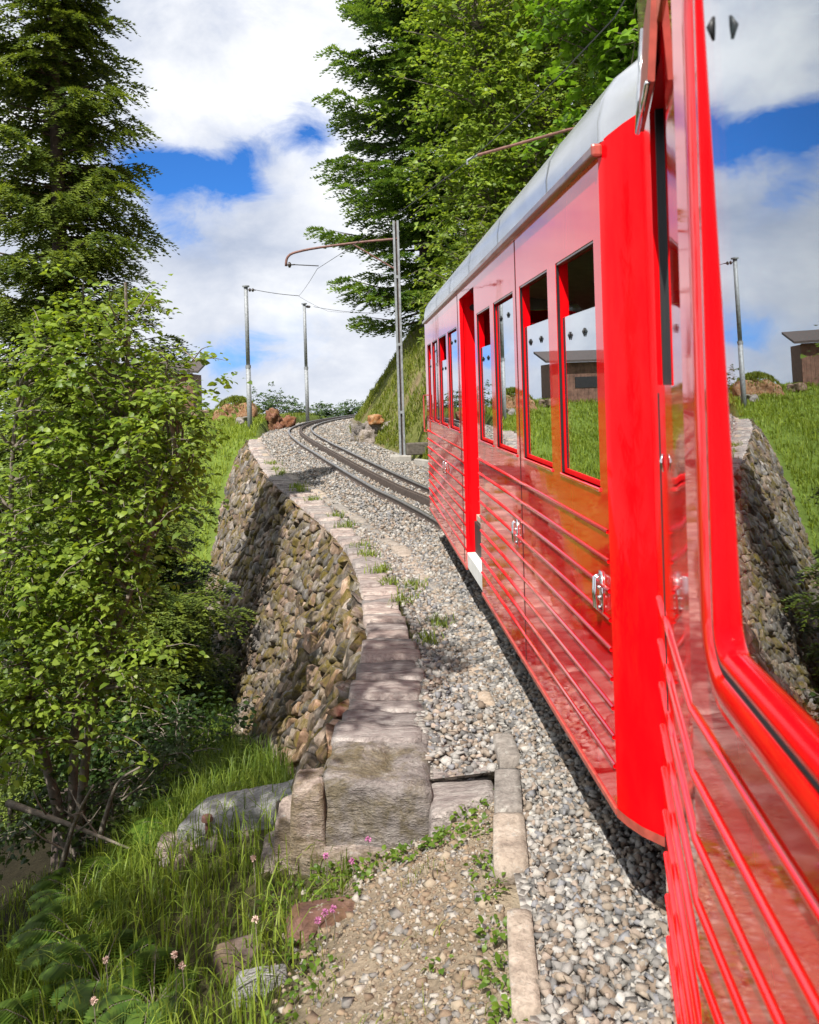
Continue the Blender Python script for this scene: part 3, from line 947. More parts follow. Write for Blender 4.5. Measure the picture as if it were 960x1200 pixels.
# ------------------------------------------------------------------ railcars
SK, GU = 0.55, 3.10                 # skirt bottom and gutter height
WB, WT = 1.78, 2.77                 # window bottom and top
RIBS = [1.62, 1.505, 1.39, 1.277, 1.163, 1.048, .935, .822, .71]
WID = 2.4


def panel(y0, y1, z0, z1, holes, th=.06, x=0.0):
    """car side (plane x) with rectangular openings and real reveals"""
    ys = sorted({y0, y1, *[h[0] for h in holes], *[h[1] for h in holes]})
    zs = sorted({z0, z1, *[h[2] for h in holes], *[h[3] for h in holes]})
    mb = MB()
    idx = {}
    def vid(i, j, s):
        if (i, j, s) not in idx:
            idx[(i, j, s)] = len(mb.v); mb.v.append((x + s * th, ys[i], zs[j]))
        return idx[(i, j, s)]
    def solid(i, j):
        if i < 0 or j < 0 or i >= len(ys) - 1 or j >= len(zs) - 1: return False
        cy, cz = (ys[i] + ys[i + 1]) / 2, (zs[j] + zs[j + 1]) / 2
        return not any(h[0] < cy < h[1] and h[2] < cz < h[3] for h in holes)
    for i in range(len(ys) - 1):
        for j in range(len(zs) - 1):
            if not solid(i, j): continue
            mb.f.append((vid(i, j, 0), vid(i, j + 1, 0), vid(i + 1, j + 1, 0), vid(i + 1, j, 0)))
            mb.f.append((vid(i, j, 1), vid(i + 1, j, 1), vid(i + 1, j + 1, 1), vid(i, j + 1, 1)))
            if not solid(i - 1, j): mb.f.append((vid(i, j, 0), vid(i, j, 1), vid(i, j + 1, 1), vid(i, j + 1, 0)))
            if not solid(i + 1, j): mb.f.append((vid(i + 1, j, 0), vid(i + 1, j + 1, 0), vid(i + 1, j + 1, 1), vid(i + 1, j, 1)))
            if not solid(i, j - 1): mb.f.append((vid(i, j, 0), vid(i + 1, j, 0), vid(i + 1, j, 1), vid(i, j, 1)))
            if not solid(i, j + 1): mb.f.append((vid(i, j + 1, 0), vid(i, j + 1, 1), vid(i + 1, j + 1, 1), vid(i + 1, j + 1, 0)))
    return mb


def rib_mb(path, r=.0095):
    """half-round moulding along a path of (x, y, z), bulging to -x"""
    mb = MB()
    prof = [(0.002, -r), (-r * .7, -r * .75), (-r, 0), (-r * .7, r * .75), (0.002, r)]
    verts = []
    for (x, y, z) in path: verts += [(x + a, y, z + b_) for a, b_ in prof]
    n = 5
    faces = []
    for i in range(len(path) - 1):
        for k in range(n - 1):
            a = i * n + k; faces.append((a, a + 1, a + 1 + n, a + n))
    faces += [tuple(range(n)), tuple(reversed(range((len(path) - 1) * n, len(path) * n)))]
    mb.add(verts, faces)
    return mb


def roof_prof():
    h = [(0, GU), (0.0, GU + .10), (.02, GU + .19), (.07, GU + .27), (.16, GU + .34), (.33, GU + .42), (.6, GU + .48), (.9, GU + .51), (1.2, GU + .52)]
    return h + [(WID - a, b_) for a, b_ in h[-2::-1]]


def loft(mb, secs, flip=False):
    n = len(secs[0]); verts = [q for s_ in secs for q in s_]; faces = []
    for i in range(len(secs) - 1):
        for k in range(n - 1):
            a = i * n + k
            q = (a, a + 1, a + 1 + n, a + n)
            faces.append(tuple(reversed(q)) if flip else q)
    mb.add(verts, faces)


def seat_mb():
    mb = MB()
    mb.box((0, 0, 1.02), (.95, .42, 1.16)); return mb


def interior(car, y0, y1, far_holes):
    MB().box((.10, y0 + .1, .98), (WID - .07, y1 - .1, 1.03)).build('floor', M['cream'], car)
    ceil = [( .07, GU + .0), (.3, GU + .22), (1.2, GU + .34), (WID - .3, GU + .22), (WID - .07, GU)]
    mb = MB(); loft(mb, [[(a, y0 + .05, b_) for a, b_ in ceil], [(a, y1 - .05, b_) for a, b_ in ceil]])
    mb.build('ceiling', M['inside'], car, smooth=True)
    panel(y0, y1, SK, GU, far_holes, .06, WID - .06).build('far_side', M['cream'], car)
    for h in far_holes:
        MB().box((WID - .04, h[0] + .004, h[2] + .004), (WID - .032, h[1] - .004, h[3] - .004)).build('far_pane', M['glass'], car)
    y = y0 + .35
    while y < y1 - 1.0:
        for xa in (.16, 1.35):
            mb = MB().box((xa, y, 1.30), (xa + .85, y + .42, 1.42)).box((xa, y + .42, 1.30), (xa + .85, y + .52, 2.02)).box((xa + .04, y + .06, 1.03), (xa + .81, y + .40, 1.30))
            mb.build('bench', M['seat'], car, bevel=.03)
        y += .98


def bogie(car, yc):
    o = MB().box((.55, yc - .9, .32), (WID - .55, yc + .9, .52)).build('bogie', M['under'], car)
    for dy in (-.6, .6):
        mb = MB()
        for xw in (.66, WID - .72):
            mb.tube([(xw, yc + dy, .50), (xw + .06, yc + dy, .50)], .31, 20)
        mb.tube([(.66, yc + dy, .50), (WID - .7, yc + dy, .50)], .05, 8)
        mb.build('wheelset', M['under'], o)


def window_set(car, h, drop, x=0.0, th=.06, nlatch=2):
    """sliding lower pane in a thin red frame; drop = how far it hangs open at the top"""
    y0, y1, z0, z1 = h
    fr = MB()
    d = .018
    zt = z1 - drop
    for lo, hi in (((x + .016, y0, z0), (x + .040, y0 + d, zt)), ((x + .016, y1 - d, z0), (x + .040, y1, zt)), ((x + .016, y0 + d, z0), (x + .040, y1 - d, z0 + .022))):
        fr.box(lo, hi)
    f_ = fr.build('window_frame', M['red_matt'], car)
    MB().box((x + .020, y0 + d, z0 + .022), (x + .026, y1 - d, zt)).build('pane', M['glass'], f_)
    for ya, yb in ((y0, y0 + .004), (y1 - .004, y1)):
        MB().box((x + .003, ya, z0 + .002), (x + .0155, yb, z1 - .002)).build('seal', M['rubber'], f_)
    MB().box((x + .004, y0 + .005, z1 - .010), (x + .03, y1 - .005, z1 - .001)).build('top_seal', M['gutter'], f_)
    MB().box((x - .008, y0 - .005, z0 - .016), (x + .02, y1 + .005, z0)).build('sill', M['red_trim'], f_, bevel=.004)
    for k in range(nlatch):
        yy = y0 + (y1 - y0) * (.36 + .38 * k)
        MB().tube([(x + .018, yy, zt - .075), (x + .014, yy, zt - .09), (x + .017, yy, zt - .112)], [.003, .007, .002], 8).build('latch', M['rubber'], f_, smooth=True)


# ---- the carriage ahead
car = empty('railcar', (.755, 3.3, 0), 0.062, label='bright red railcar ahead with silver roof and row of windows', cat='railcar', group='red railcars of the mountain train')
off = 3.3
WINS = [(3.40, 4.05, .26), (4.23, 4.95, .24), (5.16, 5.90, .03), (6.06, 6.72, .27), (8.06, 8.86, .03), (9.04, 9.84, .27), (10.02, 10.70, .03), (10.86, 11.40, .20)]
REC = (6.84 - off, 7.80 - off)
LEN = 11.75 - off
holes = [(a - off, b_ - off, WB, WT) for a, b_, d in WINS]
nearh = [h for h in holes if h[1] < REC[0]]; farh = [h for h in holes if h[0] > REC[1]]
panel(0, REC[0], SK, GU, nearh).build('side_panel', M['red'], car)
panel(REC[1], LEN, SK, GU, farh).build('side_panel', M['red'], car)
# entrance recess: header, jambs, door set back, white step
MB().box((0, REC[0], GU - .10), (.06, REC[1], GU)).build('door_header', M['red'], car)
MB().box((.06, REC[1], SK + .14), (.36, REC[1] + .03, GU - .001)).box((.003, REC[1] - .012, SK + .14), (.03, REC[1] - .0005, GU - .1)).build('door_jamb', M['red_matt'], car)
MB().box((.06, REC[0] - .03, SK + .14), (.36, REC[0], GU - .001)).build('door_jamb', M['red_matt'], car)
dr = panel(REC[0], REC[1], SK + .2, GU, [(REC[0] + .15, REC[1] - .15, WB, WT)], .04, .34).build('door', M['red'], car)
MB().box((.355, REC[0] + .15, WB), (.36, REC[1] - .15, WT)).build('door_pane', M['glass'], dr)
MB().box((.33, REC[1] - .10, 1.3), (.338, REC[1] - .06, 1.7)).build('door_handle', M['chrome'], dr)
MB().box((0.004, REC[0] + .005, SK + .0), (.34, REC[1] - .005, SK + .138)).build('step', M['white'], car, bevel=.006)
MB().tube([(.12, REC[1] - .0, 2.92), (.12, REC[1] - .035, 2.92)], .028, 12).build('call_lamp', M['rubber'], car)
for k, h in enumerate(holes):
    window_set(car, h, WINS[k][2])
for z in RIBS:
    for a, b_ in ((.012, REC[0] - .004), (REC[1] + .004, LEN - .01)):
        rib_mb([(0, a, z), (0, b_, z)]).build('rib', M['red_trim'], car, smooth=True)
# vertical door seams and chrome grab handles
for yy in (5.06 - off, 7.95 - off):
    MB().box((-.003, yy, SK + .02), (.001, yy + .006, GU - .04)).build('seam', M['rubber'], car)
for yy, zz in ((5.22 - off, 1.30), (3.42 - off, 1.36), (9.4 - off, 1.32)):
    mb = MB()
    mb.box((-.006, yy - .024, zz - .085), (.0, yy + .024, zz + .085))
    for q in (-1, 1):
        mb.tube([(-.006, yy + q * .014, zz + .07), (-.028, yy + q * .014, zz + .06), (-.032, yy + q * .014, zz), (-.028, yy + q * .014, zz - .06), (-.006, yy + q * .014, zz - .07)], .006, 8)
    for zq in (-.06, -.02, .02, .06):
        mb.tube([(-.018, yy, zz + zq), (-.006, yy, zz + zq)], [.007, .011], 8)
    mb.build('handle', M['chrome'], car, smooth=True)
# rounded ends
ENDP = [(0, 0), (.018, -.07), (.05, -.15), (.105, -.23), (.19, -.29), (.33, -.325), (.6, -.345), (1.2, -.355)]
ENDF = ENDP + [(WID - a, b_) for a, b_ in ENDP[-2::-1]]
def end_shell(sgn, y0):
    mb = MB()
    topz = lambda a: GU + .02 + .14 * min(1, min(a, WID - a) / .30) ** .8
    loft(mb, [[(a, y0 + sgn * b_, SK) for a, b_ in ENDF], [(a, y0 + sgn * b_, 1.8) for a, b_ in ENDF], [(a, y0 + sgn * b_, topz(a)) for a, b_ in ENDF]], flip=sgn < 0)
    return mb
def dome(sgn, y0):
    """silver end cap that curls from the roof line down to the end wall"""
    mb = MB()
    pr = roof_prof()
    secs = []
    n = 9
    for i in range(n + 1):
        a = i / n * math.pi / 2
        row = []
        for (x_, z_) in pr:
            u = min(x_, WID - x_)
            ye = -np.interp(u, [q[0] for q in ENDP], [-q[1] for q in ENDP])
            xo = x_
            topz = GU + .02 + .14 * min(1, u / .30) ** .8
            zz = max(z_, topz)
            zc = topz + (zz - topz) * math.cos(a)
            xin = (.085 * math.sin(a) ** 2) * (1 if x_ < WID / 2 else -1) * (1 - min(1, u / .4))
            yy = ye * math.sin(a) * (1.0) + (-.12 * math.sin(a) * max(0, .085 - u) / .085 if u < .085 else 0)
            row.append((xo + xin, y0 + sgn * yy, zc + .003))
        secs.append(row)
    loft(mb, secs, flip=sgn > 0)
    return mb
end_shell(1, 0.0).build('end_wall', M['red'], car, smooth=True)
end_shell(-1, LEN).build('end_wall', M['red'], car, smooth=True)
dome(1, 0).build('roof_dome', M['roof'], car, smooth=True)
dome(-1, LEN).build('roof_dome', M['roof'], car, smooth=True)
mb = MB()
loft(mb, [[(a, yy, b_) for a, b_ in roof_prof()] for yy in np.linspace(0, LEN, 12)])
rf = mb.build('roof', M['roof'], car, smooth=True)
for yy in np.arange(.9, LEN - .3, 1.45):
    mb = MB(); loft(mb, [[(a - (.004 if a < 1.2 else -.004), yy + q, b_ + .004) for a, b_ in roof_prof()] for q in (-.018, .018)])
    mb.build('roof_strap', M['roof'], rf, smooth=True)
g_ = MB().box((-.030, -.015, GU - .025), (.004, LEN + .01, GU + .012)).build('gutter', M['gutter'], car, bevel=.006)
MB().box((-.034, -.035, GU - .035), (.01, -.012, GU + .018)).build('gutter_end', M['trim'], g_, bevel=.012)
MB().box((-.008, -.0, SK - .022), (.05, REC[0], SK - .001)).box((-.008, REC[1], SK - .022), (.05, LEN, SK - .001)).build('skirt_trim', M['trim'], car)
mb = MB(); loft(mb, [[(a - (.004 if a < 1 else -.004), b_ - .004, SK - .03) for a, b_ in ENDF], [(a - (.004 if a < 1 else -.004), b_ - .004, SK + .006) for a, b_ in ENDF]], flip=False)
mb.build('end_trim', M['trim'], car, smooth=True)
MB().box((.08, .05, .60), (WID - .08, LEN - .05, .97)).build('underframe', M['under'], car)
MB().box((.06, REC[0] - .16, .40), (.26, REC[0] - .02, .545)).build('step_bracket', M['gutter'], car, bevel=.01)
interior(car, 0, LEN, holes)
bogie(car, 1.7); bogie(car, LEN - 1.6)
# bracket with a rail at the far corner
MB().tube([(-.01, LEN - .05, 2.1), (-.04, LEN + .02, 2.1), (-.04, LEN + .02, 1.6), (-.01, LEN - .05, 1.6)], .010, 8).box((-.05, LEN + .0, 1.65), (-.035, LEN + .06, 2.05)).build('mirror_bracket', M['trim'], car)

# ---- the carriage the picture is taken from
own = empty('railcar', (.48, 1.5, 0), -0.092, label='red railcar at the right edge, close up with large reflecting window', cat='railcar', group='red railcars of the mountain train')
# local y 0 is where the side bends into the tapered end, the body lies at negative y
def L(x_, y_):
    c_, s_ = math.cos(.092), math.sin(.092)
    dx, dy = x_ - .48, y_ - 1.5
    return (dx * c_ - dy * s_, dx * s_ + dy * c_)
ex, ey = L(.66, 2.33)               # front edge of the taper
GW0, GW1 = L(.342 + .092 * 1.255, 1.255)[1], L(.342 + .092 * .35, .35)[1]
OB, OT = 2.2 - .395, 2.2 + .585
own_holes = [(-1.60, -.268, OB, OT), (-3.2, -1.95, OB, OT), (-4.8, -3.55, OB, OT)]
panel(-6.5, 0, SK, GU, own_holes).build('side_panel', M['red'], own)


def rrect(y0, y1, z0, z1, r, n=7):
    pts = []
    for cy, cz, a0 in ((y1 - r, z1 - r, 0), (y0 + r, z1 - r, 90), (y0 + r, z0 + r, 180), (y1 - r, z0 + r, 270)):
        for k in range(n + 1):
            a = rad(a0 + 90 * k / n)
            pts.append((cy + r * math.cos(a), cz + r * math.sin(a)))
    return pts


def ring_frame(y0, y1, z0, z1, prof, r):
    """prof: list of (inset, x) rings across the frame"""
    mb = MB()
    rings = [rrect(y0 + q, y1 - q, z0 + q, z1 - q, max(r - q, .008)) for q, x_ in prof]
    n = len(rings[0])
    verts = [(prof[i][1], a, b_) for i, rg in enumerate(rings) for a, b_ in rg]
    faces = []
    for i in range(len(prof) - 1):
        for k in range(n):
            a = i * n + k; b_ = i * n + (k + 1) % n
            faces.append((a, b_, b_ + n, a + n))
    mb.add(verts, faces)
    return mb


for k, h in enumerate(own_holes):
    y0, y1, z0, z1 = h
    e = .088
    fr = ring_frame(y0 - e, y1 + e, z0 - e, z1 + e, [(0, .001), (.002, -.016), (.012, -.027), (.035, -.031), (.060, -.027), (.066, -.018)], .13).build('window_frame', M['red_trim'], own, smooth=True)
    ring_frame(y0 - e, y1 + e, z0 - e, z1 + e, [(.063, -.018), (.065, -.023), (.070, -.023), (.073, -.010)], .13).build('window_seal', M['rubber'], fr, smooth=True)
    ring_frame(y0 - e, y1 + e, z0 - e, z1 + e, [(.070, -.006), (.073, -.022), (.080, -.026), (.090, -.024), (.096, -.016), (.098, .012)], .13).build('inner_frame', M['red'], fr, smooth=True)
    q = .094
    pts = rrect(y0 - e + q, y1 + e - q, z0 - e + q, z1 + e - q, .03)
    mb = MB(); n = len(pts)
    tl_ = .016  # glass leans out slightly at the top
    gx_ = lambda z, y: -.004 - tl_ * (z - z0) - .007 * (y - y1)
    mb.add([(gx_(b_, a), a, b_) for a, b_ in pts] + [(gx_(b_, a) + .005, a, b_) for a, b_ in pts], [tuple(range(n)), tuple(reversed(range(n, 2 * n)))])
    mb.build('pane', M['glass'], fr)
    for yy in (y1 - .105, y0 + .2):
        MB().tube([(-.028, yy, z1 - .105), (-.032, yy, z1 - .118), (-.029, yy, z1 - .136)], [.002, .006, .002], 10).build('latch', M['rubber'], fr, smooth=True)
for z in RIBS:
    rib_mb([(0, -6.5, z), (0, -.004, z), (ex * .5, ey * .5, z), (ex * .94, ey * .94, z)], .0085).build('rib', M['red_trim'], own, smooth=True)

# tapered front end with its narrow window
def tp(t_, inset=0.0):
    """point on the taper, t 0 at the front edge, 1 at the bend; inset toward the inside"""
    d = Vector((ex, ey)).normalized(); nrm = Vector((d.y, -d.x))
    p = Vector((ex * (1 - t_), ey * (1 - t_))) + nrm * inset
    return p.x, p.y
def tquad(t0, t1, z0, z1, inset0=0.0, th=.05):
    a, b_, c_, d = tp(t0, inset0), tp(t1, inset0), tp(t1, inset0 + th), tp(t0, inset0 + th)
    mb = MB()
    mb.add([(*a, z0), (*b_, z0), (*c_, z0), (*d, z0), (*a, z1), (*b_, z1), (*c_, z1), (*d, z1)],
           [(0, 3, 2, 1), (4, 5, 6, 7), (0, 1, 5, 4), (1, 2, 6, 5), (2, 3, 7, 6), (3, 0, 4, 7)])
    return mb
NB, NTp = 2.19, 2.86
tquad(0, .28, SK, GU).build('taper_panel', M['red'], own)
tquad(.80, 1.0, SK, GU).build('taper_panel', M['red'], own)
tquad(.28, .80, SK, NB).build('taper_panel', M['red'], own)
tquad(.28, .80, NTp, GU).build('taper_panel', M['red'], own)
fr = tquad(.28, .31, NB, NTp, .012, .03).build('narrow_window_frame', M['rubber'], own)
tquad(.31, .80, NB, NTp, .022, .006).build('pane', M['glass'], fr)
tquad(.30, .315, 1.35, NB - .02, -.0015, .003).build('seam', M['rubber'], own)
# small lock drop on the taper
p = tp(.50, -.006)
MB().tube([(p[0], p[1], 2.035), (p[0] - .003, p[1], 2.02), (p[0], p[1], 1.995)], [.002, .005, .002], 10).build('latch', M['chrome'], own, smooth=True)
# top-hung vent leaf standing open over the narrow window
a, b_ = tp(.30, -.01), tp(.72, -.01); a2, b2 = tp(.30, -.030), tp(.72, -.028)
vent = MB().add([(*a, NTp + .20), (*b_, NTp + .20), (*b2, NTp - .05), (*a2, NTp - .05), (a[0] + .015, a[1], NTp + .20), (b_[0] + .015, b_[1], NTp + .20), (b2[0] + .015, b2[1], NTp - .05), (a2[0] + .015, a2[1], NTp - .05)],
         [(0, 1, 2, 3), (7, 6, 5, 4), (0, 3, 7, 4), (1, 5, 6, 2), (3, 2, 6, 7), (0, 4, 5, 1)]).build('vent_leaf', M['trim'], own)
MB().tube([(*a, NTp + .2), (*a2, NTp - .052)], .007, 8).tube([(*a2, NTp - .052), (*b2, NTp - .052)], .006, 8).build('vent_edge', M['chrome'], vent, smooth=True)
# front end wall, glossy brown eave strip and roof of this car
fx, fy = tp(0)
OE = [(fx, fy), (fx + .10, fy + .045), (fx + .3, fy + .07), (WID / 2, fy + .08), (WID - fx - .3, fy + .07), (WID - fx - .1, fy + .045), (WID - fx, fy)]
mb = MB(); loft(mb, [[(a, b_, SK) for a, b_ in OE], [(a, b_, GU + .1) for a, b_ in OE]], flip=True); mb.build('end_wall', M['red'], own, smooth=True)
MB().add([(WID, -6.5, SK), (WID, 0, SK), (WID - fx, fy, SK), (WID, -6.5, GU), (WID, 0, GU), (WID - fx, fy, GU)], [(0, 1, 4, 3), (1, 2, 5, 4)]).build('far_taper', M['red'], own)
tquad(-.01, 1.01, GU - .17, GU + .20, -.006, .02).build('eave_board', M['wood'], own)
mb = MB(); loft(mb, [[(a, yy, b_) for a, b_ in roof_prof()] for yy in (-6.5, 0.0)])
pr = roof_prof()
sc = lambda k, q: [(WID / 2 + (a - WID / 2) * (1 - 2 * fx / WID * k), ey * k, GU + (b_ - GU) * q) for a, b_ in pr]
loft(mb, [sc(0.0, 1), sc(.5, 1), sc(1.0, .95), sc(1.12, .7), sc(1.2, .3)])
mb.build('roof', M['roof'], own, smooth=True)
MB().box((-.02, -6.5, GU - .025), (.0, 0, GU + .012)).build('gutter', M['gutter'], own)
MB().box((.08, -6.5, .60), (WID - .08, -.05, .97)).build('underframe', M['under'], own)
MB().box((-.006, -6.5, SK - .022), (.05, 0, SK - .001)).build('skirt_trim', M['trim'], own)
interior(own, -6.4, 0, own_holes)
bogie(own, -1.2); bogie(own, -5.0)
# bellows toward the car ahead
bl = MB()
for k in range(5):
    y = fy + .085 + k * .075
    bl.box((.72, y, .8), (1.7, y + .045, 2.95)).box((.76, y + .045, .84), (1.66, y + .075, 2.91))
bl.build('gangway_bellows', M['rubber'], own)

# ------------------------------------------------------------------ overhead line
def cap_tube(name, base, top, r, parent, mt_):
    return MB().tube([base, top], r, 14).build(name, mt_, parent, smooth=False)


def insulator(p, d, parent, n=2):
    p = Vector(p); d = Vector(d).normalized()
    mb = MB()
    for k in range(n):
        q = p + d * (.10 + .16 * k)
        mb.tube([q - d * .05, q - d * .02, q + d * .02, q + d * .05], [.03, .085, .085, .03], 10)
    mb.tube([p, p + d * (.16 * n + .1)], .018, 6)
    return mb.build('insulator', M['porcelain'], parent, smooth=True)


def tube_mast(x, y, z0, z1, lean, label, toward):
    o = empty('overhead_line_mast', (x, y, z0), label=label, cat='mast', group='steel masts of the overhead line')
    h = z1 - z0
    MB().tube([(0, 0, -.4), (0, 0, h * .45)], .115, 14).build('lower_tube', M['galv'], o, smooth=True)
    MB().tube([(0, 0, h * .45), (lean, 0, h)], .095, 14).build('upper_tube', M['galv'], o, smooth=True)
    MB().tube([(0, 0, h * .435), (0, 0, h * .455)], .13, 14).tube([(lean, 0, h - .04), (lean, 0, h + .02)], .17, 14).build('collar', M['galv'], o)
    insulator((lean + .1, 0, h - .18), toward, o)
    return o


tube_mast(-7.53, 40, .42, 7.22, .0, 'grey tubular mast at the head of the stone wall, left of the bend', (2.6, -1, -.3))
tube_mast(-6.02, 50, .55, 7.35, .0, 'thin grey tubular mast farther up beyond the track bend', (3.0, 4, .1))
pm = empty('overhead_line_mast', (-.25, 24, .30), label='grey twin channel mast with long curved brown arm, right of track', cat='mast', group='steel masts of the overhead line')
H3 = 6.62
for q in (-1, 1):
    MB().box((q * .055 - .028, -.07, 0), (q * .055 + .028, -.055, H3)).box((q * .082 - .006, -.055, 0), (q * .082 + .006, .055, H3)).box((q * .055 - .028, .055, 0), (q * .055 + .028, .07, H3)).build('channel', M['galv'], pm)
MB().box((-.076, -.012, 0), (.076, .0, H3 - .02)).build('web', M['railside'], pm)
for k in range(3):
    MB().box((-.084, -.074, 1.2 + 1.9 * k), (.084, -.0705, 1.28 + 1.9 * k)).build('batten_plate', M['galv'], pm)
MB().box((-.35, -.25, -.35), (.25, .3, .03)).build('foundation', M['concrete'], pm, bevel=.03)
arm = [(.1, 0, 6.12), (-1.0, 0, 6.05), (-2.2, 0, 5.93), (-2.75, 0, 5.84), (-3.0, 0, 5.76), (-3.1, 0, 5.62), (-3.12, 0, 5.44)]
ar = MB().tube(catmull(arm, .15), .036, 10).build('arm', M['rustpipe'], pm, smooth=True)
MB().tube([(-1.25, 0, 6.02), (0.05, 0, 5.2)], .022, 8).build('arm_brace', M['rustpipe'], pm)
MB().tube([(-.6, 0, 6.1), (-.1, 0, 6.45)], .014, 6).build('arm_stay', M['wire'], pm)
insulator((-3.12, 0, 5.47), (1, 0, 0.02), pm, 1)
MB().tube([(-2.9, 0, 5.475), (-2.2, 0, 5.42)], .014, 6).build('steady_rod', M['wire'], pm)
# mast hidden by the train, only its rod shows over the roof
pm2 = empty('overhead_line_mast', (4.0, 13.2, -.06), label='mast behind the train whose thin brown rod shows above the roof', cat='mast', group='steel masts of the overhead line')
MB().box((-.07, -.07, -.3), (.07, .07, 6.45)).build('channel', M['galv'], pm2)
MB().tube([(0, 0, 6.4), (-1.55, -.7, 5.98), (-2.95, -1.15, 5.52)], .022, 8).build('arm', M['rustpipe'], pm2)
MB().tube([(-2.95, -1.15, 5.52), (-3.09, -1.2, 5.44), (-3.09, -1.2, 5.38)], .018, 8).build('arm_tip', M['galv'], pm2)

def sag(a, b_, s_, n=8):
    a, b_ = Vector(a), Vector(b_)
    return [a.lerp(b_, k / n) - Vector((0, 0, s_ * 4 * (k / n) * (1 - k / n))) for k in range(n + 1)]
cw = [(1.9, -6, 5.25), (1.85, 7.3, 5.32), (.91, 12, 5.36), (-2.49, 24, 5.64), (-4.81, 38, 6.45), (-4.6, 50, 6.85), (-1.94, 60, 7.55), (4, 72, 8.0)]
MB().tube([q for i in range(len(cw) - 1) for q in sag(cw[i], cw[i + 1], .05, 4)[:-1 if i < len(cw) - 2 else None]], .007, 6).build('contact_wire', M['wire'], None, label='thin contact wire strung above the railway track', cat='wire')
MB().tube(sag((-7.2, 39.9, 7.05), (-4.81, 38, 6.47), .04), .014, 6).build('span_wire', M['wire'], None, label='short span wire from the mast at the wall head to the contact wire', cat='wire')
MB().tube(sag((-5.5, 50.3, 7.18), (-1.94, 60, 7.57), .12), .014, 6).build('span_wire', M['wire'], None, label='span wire running right from the farther tubular mast', cat='wire')

# ------------------------------------------------------------------ wooden hut beyond the meadow
hut = empty('wooden_hut', (-14.0, 46.5, 1.0), 0.10, label='brown board hut on the meadow behind the leafy tree', cat='hut')
for k in range(24):
    MB().box((-2.4 + k * .2, -1.5, -.3), (-2.4 + k * .2 + .192, -1.46, 2.35)).build('board', M['hutwood'], hut)
MB().box((-2.4, -1.455, -.3), (2.4, 1.6, 2.3)).build('wall', M['hutwood'], hut)
MB().box((-.1, -1.53, .95), (1.1, -1.503, 1.55)).build('window', M['rubber'], hut)
MB().add([(-2.75, -1.9, 2.35), (2.75, -1.9, 2.35), (2.75, 1.9, 3.0), (-2.75, 1.9, 3.0), (-2.75, -1.9, 2.47), (2.75, -1.9, 2.47), (2.75, 1.9, 3.12), (-2.75, 1.9, 3.12)],
         [(0, 3, 2, 1), (4, 5, 6, 7), (0, 1, 5, 4), (1, 2, 6, 5), (2, 3, 7, 6), (3, 0, 4, 7)]).build('roof', M['hutroof'], hut)

# ------------------------------------------------------------------ rocks
def gz1(x, y): return float(ground([x], [y])[0])
def rock(name, x, y, sx, sy, sz, rot, mt_, seed, label, cat='rock', group=None, sink=.3, z=None, n=(8, 8, 6), amp=.10, jag=2.2):
    c_, s_ = math.cos(rot), math.sin(rot)
    z0 = (gz1(x, y) if z is None else z) - sz * sink
    cs = [(-sx, -sy), (sx, -sy), (sx, sy), (-sx, sy)]
    def tr(a, b_, zz, f): return (x + (a * c_ - b_ * s_) * f, y + (a * s_ + b_ * c_) * f, z0 + zz)
    rr = random.Random(seed)
    P8 = [tr(a, b_, 0, 1.0) for a, b_ in cs] + [tr(a, b_, sz * rr.uniform(.75, 1.1), rr.uniform(.65, .92)) for a, b_ in cs]
    V, F = rough_block(P8, *n, amp * max(sx, sz), seed, jag / max(sx, .15), lump=.05 * sx)
    cen = V.mean(0); cen[2] = z0
    o = fastmesh(name, V - cen, F, mt_, None, label=label, cat=cat, group=group)
    o.location = cen
    return o
A, B = np.array([-1.68, 6.10]), np.array([-.78, 5.72])
dn = np.array([-(B - A)[1], (B - A)[0]]) / np.linalg.norm(B - A)
fr_ = lambda p, q, z: (p[0] - dn[0] * q, p[1] - dn[1] * q, z - .01)
P8 = [fr_(A, .14, -1.02), fr_(B, .15, -.72), fr_(B, -.15, -.70), fr_(A, -.13, -1.0), fr_(A, .13, -.82), fr_(B, .14, -.47), fr_(B, -.12, -.40), fr_(A + [.05, 0], -.10, -.72)]
V, F = rough_block(P8, 34, 10, 6, .055, 61, 6.0, .012, 20)
cen = V.mean(0)
fastmesh('weathered_slab', V - cen, F, M['greyslab'], label='long pale grey weathered slab lying in grass at the wall foot', cat='stone slab').location = cen
rock('boulder', -.50, 4.25, .20, .12, .11, .15, M['redrock'], 62, 'red brown flat boulder sunk in the grass beside the dirt path', sink=.42)
rock('boulder', -.92, 4.25, .13, .10, .14, .5, M['redrock'], 66, 'small brown boulder half hidden in grass left of the flat red one', sink=.45)
rock('boulder', -.76, 3.92, .14, .07, .13, .2, M['greyslab'], 63, 'grey lichened boulder near the bottom edge in grass', sink=.25)
rock('boulder', -1.66, 6.0, .22, .12, .10, .1, M['mossrock'], 64, 'low brown flat rock under the left end of the grey slab', sink=.2)
for k, (dx, dy, s_) in enumerate([(-.25, -.32, .06), (-.05, -.26, .07), (.16, -.3, .05), (.05, -.36, .045), (-.42, -.1, .05)]):
    rock('rubble_stone', -1.35 + dx, 5.98 + dy, s_, s_ * .8, s_ * 1.3, k, M['mossrock'], 70 + k, 'fist sized rubble stone heaped along the front of the grey slab', group='rubble stones by the grey slab', n=(4, 4, 3))
# iron spike in the slab
sp = empty('iron_spike', (-1.47, 5.83, gz1(-1.47, 5.83)), label='rusty iron spike with broad head standing by the grey slab', cat='spike')
MB().tube([(0, 0, -.1), (0, 0, .17)], .017, 8).build('shank', M['rustpipe'], sp); MB().tube([(0, 0, .17), (0, 0, .20)], [.04, .035], 10).build('head', M['rustpipe'], sp)

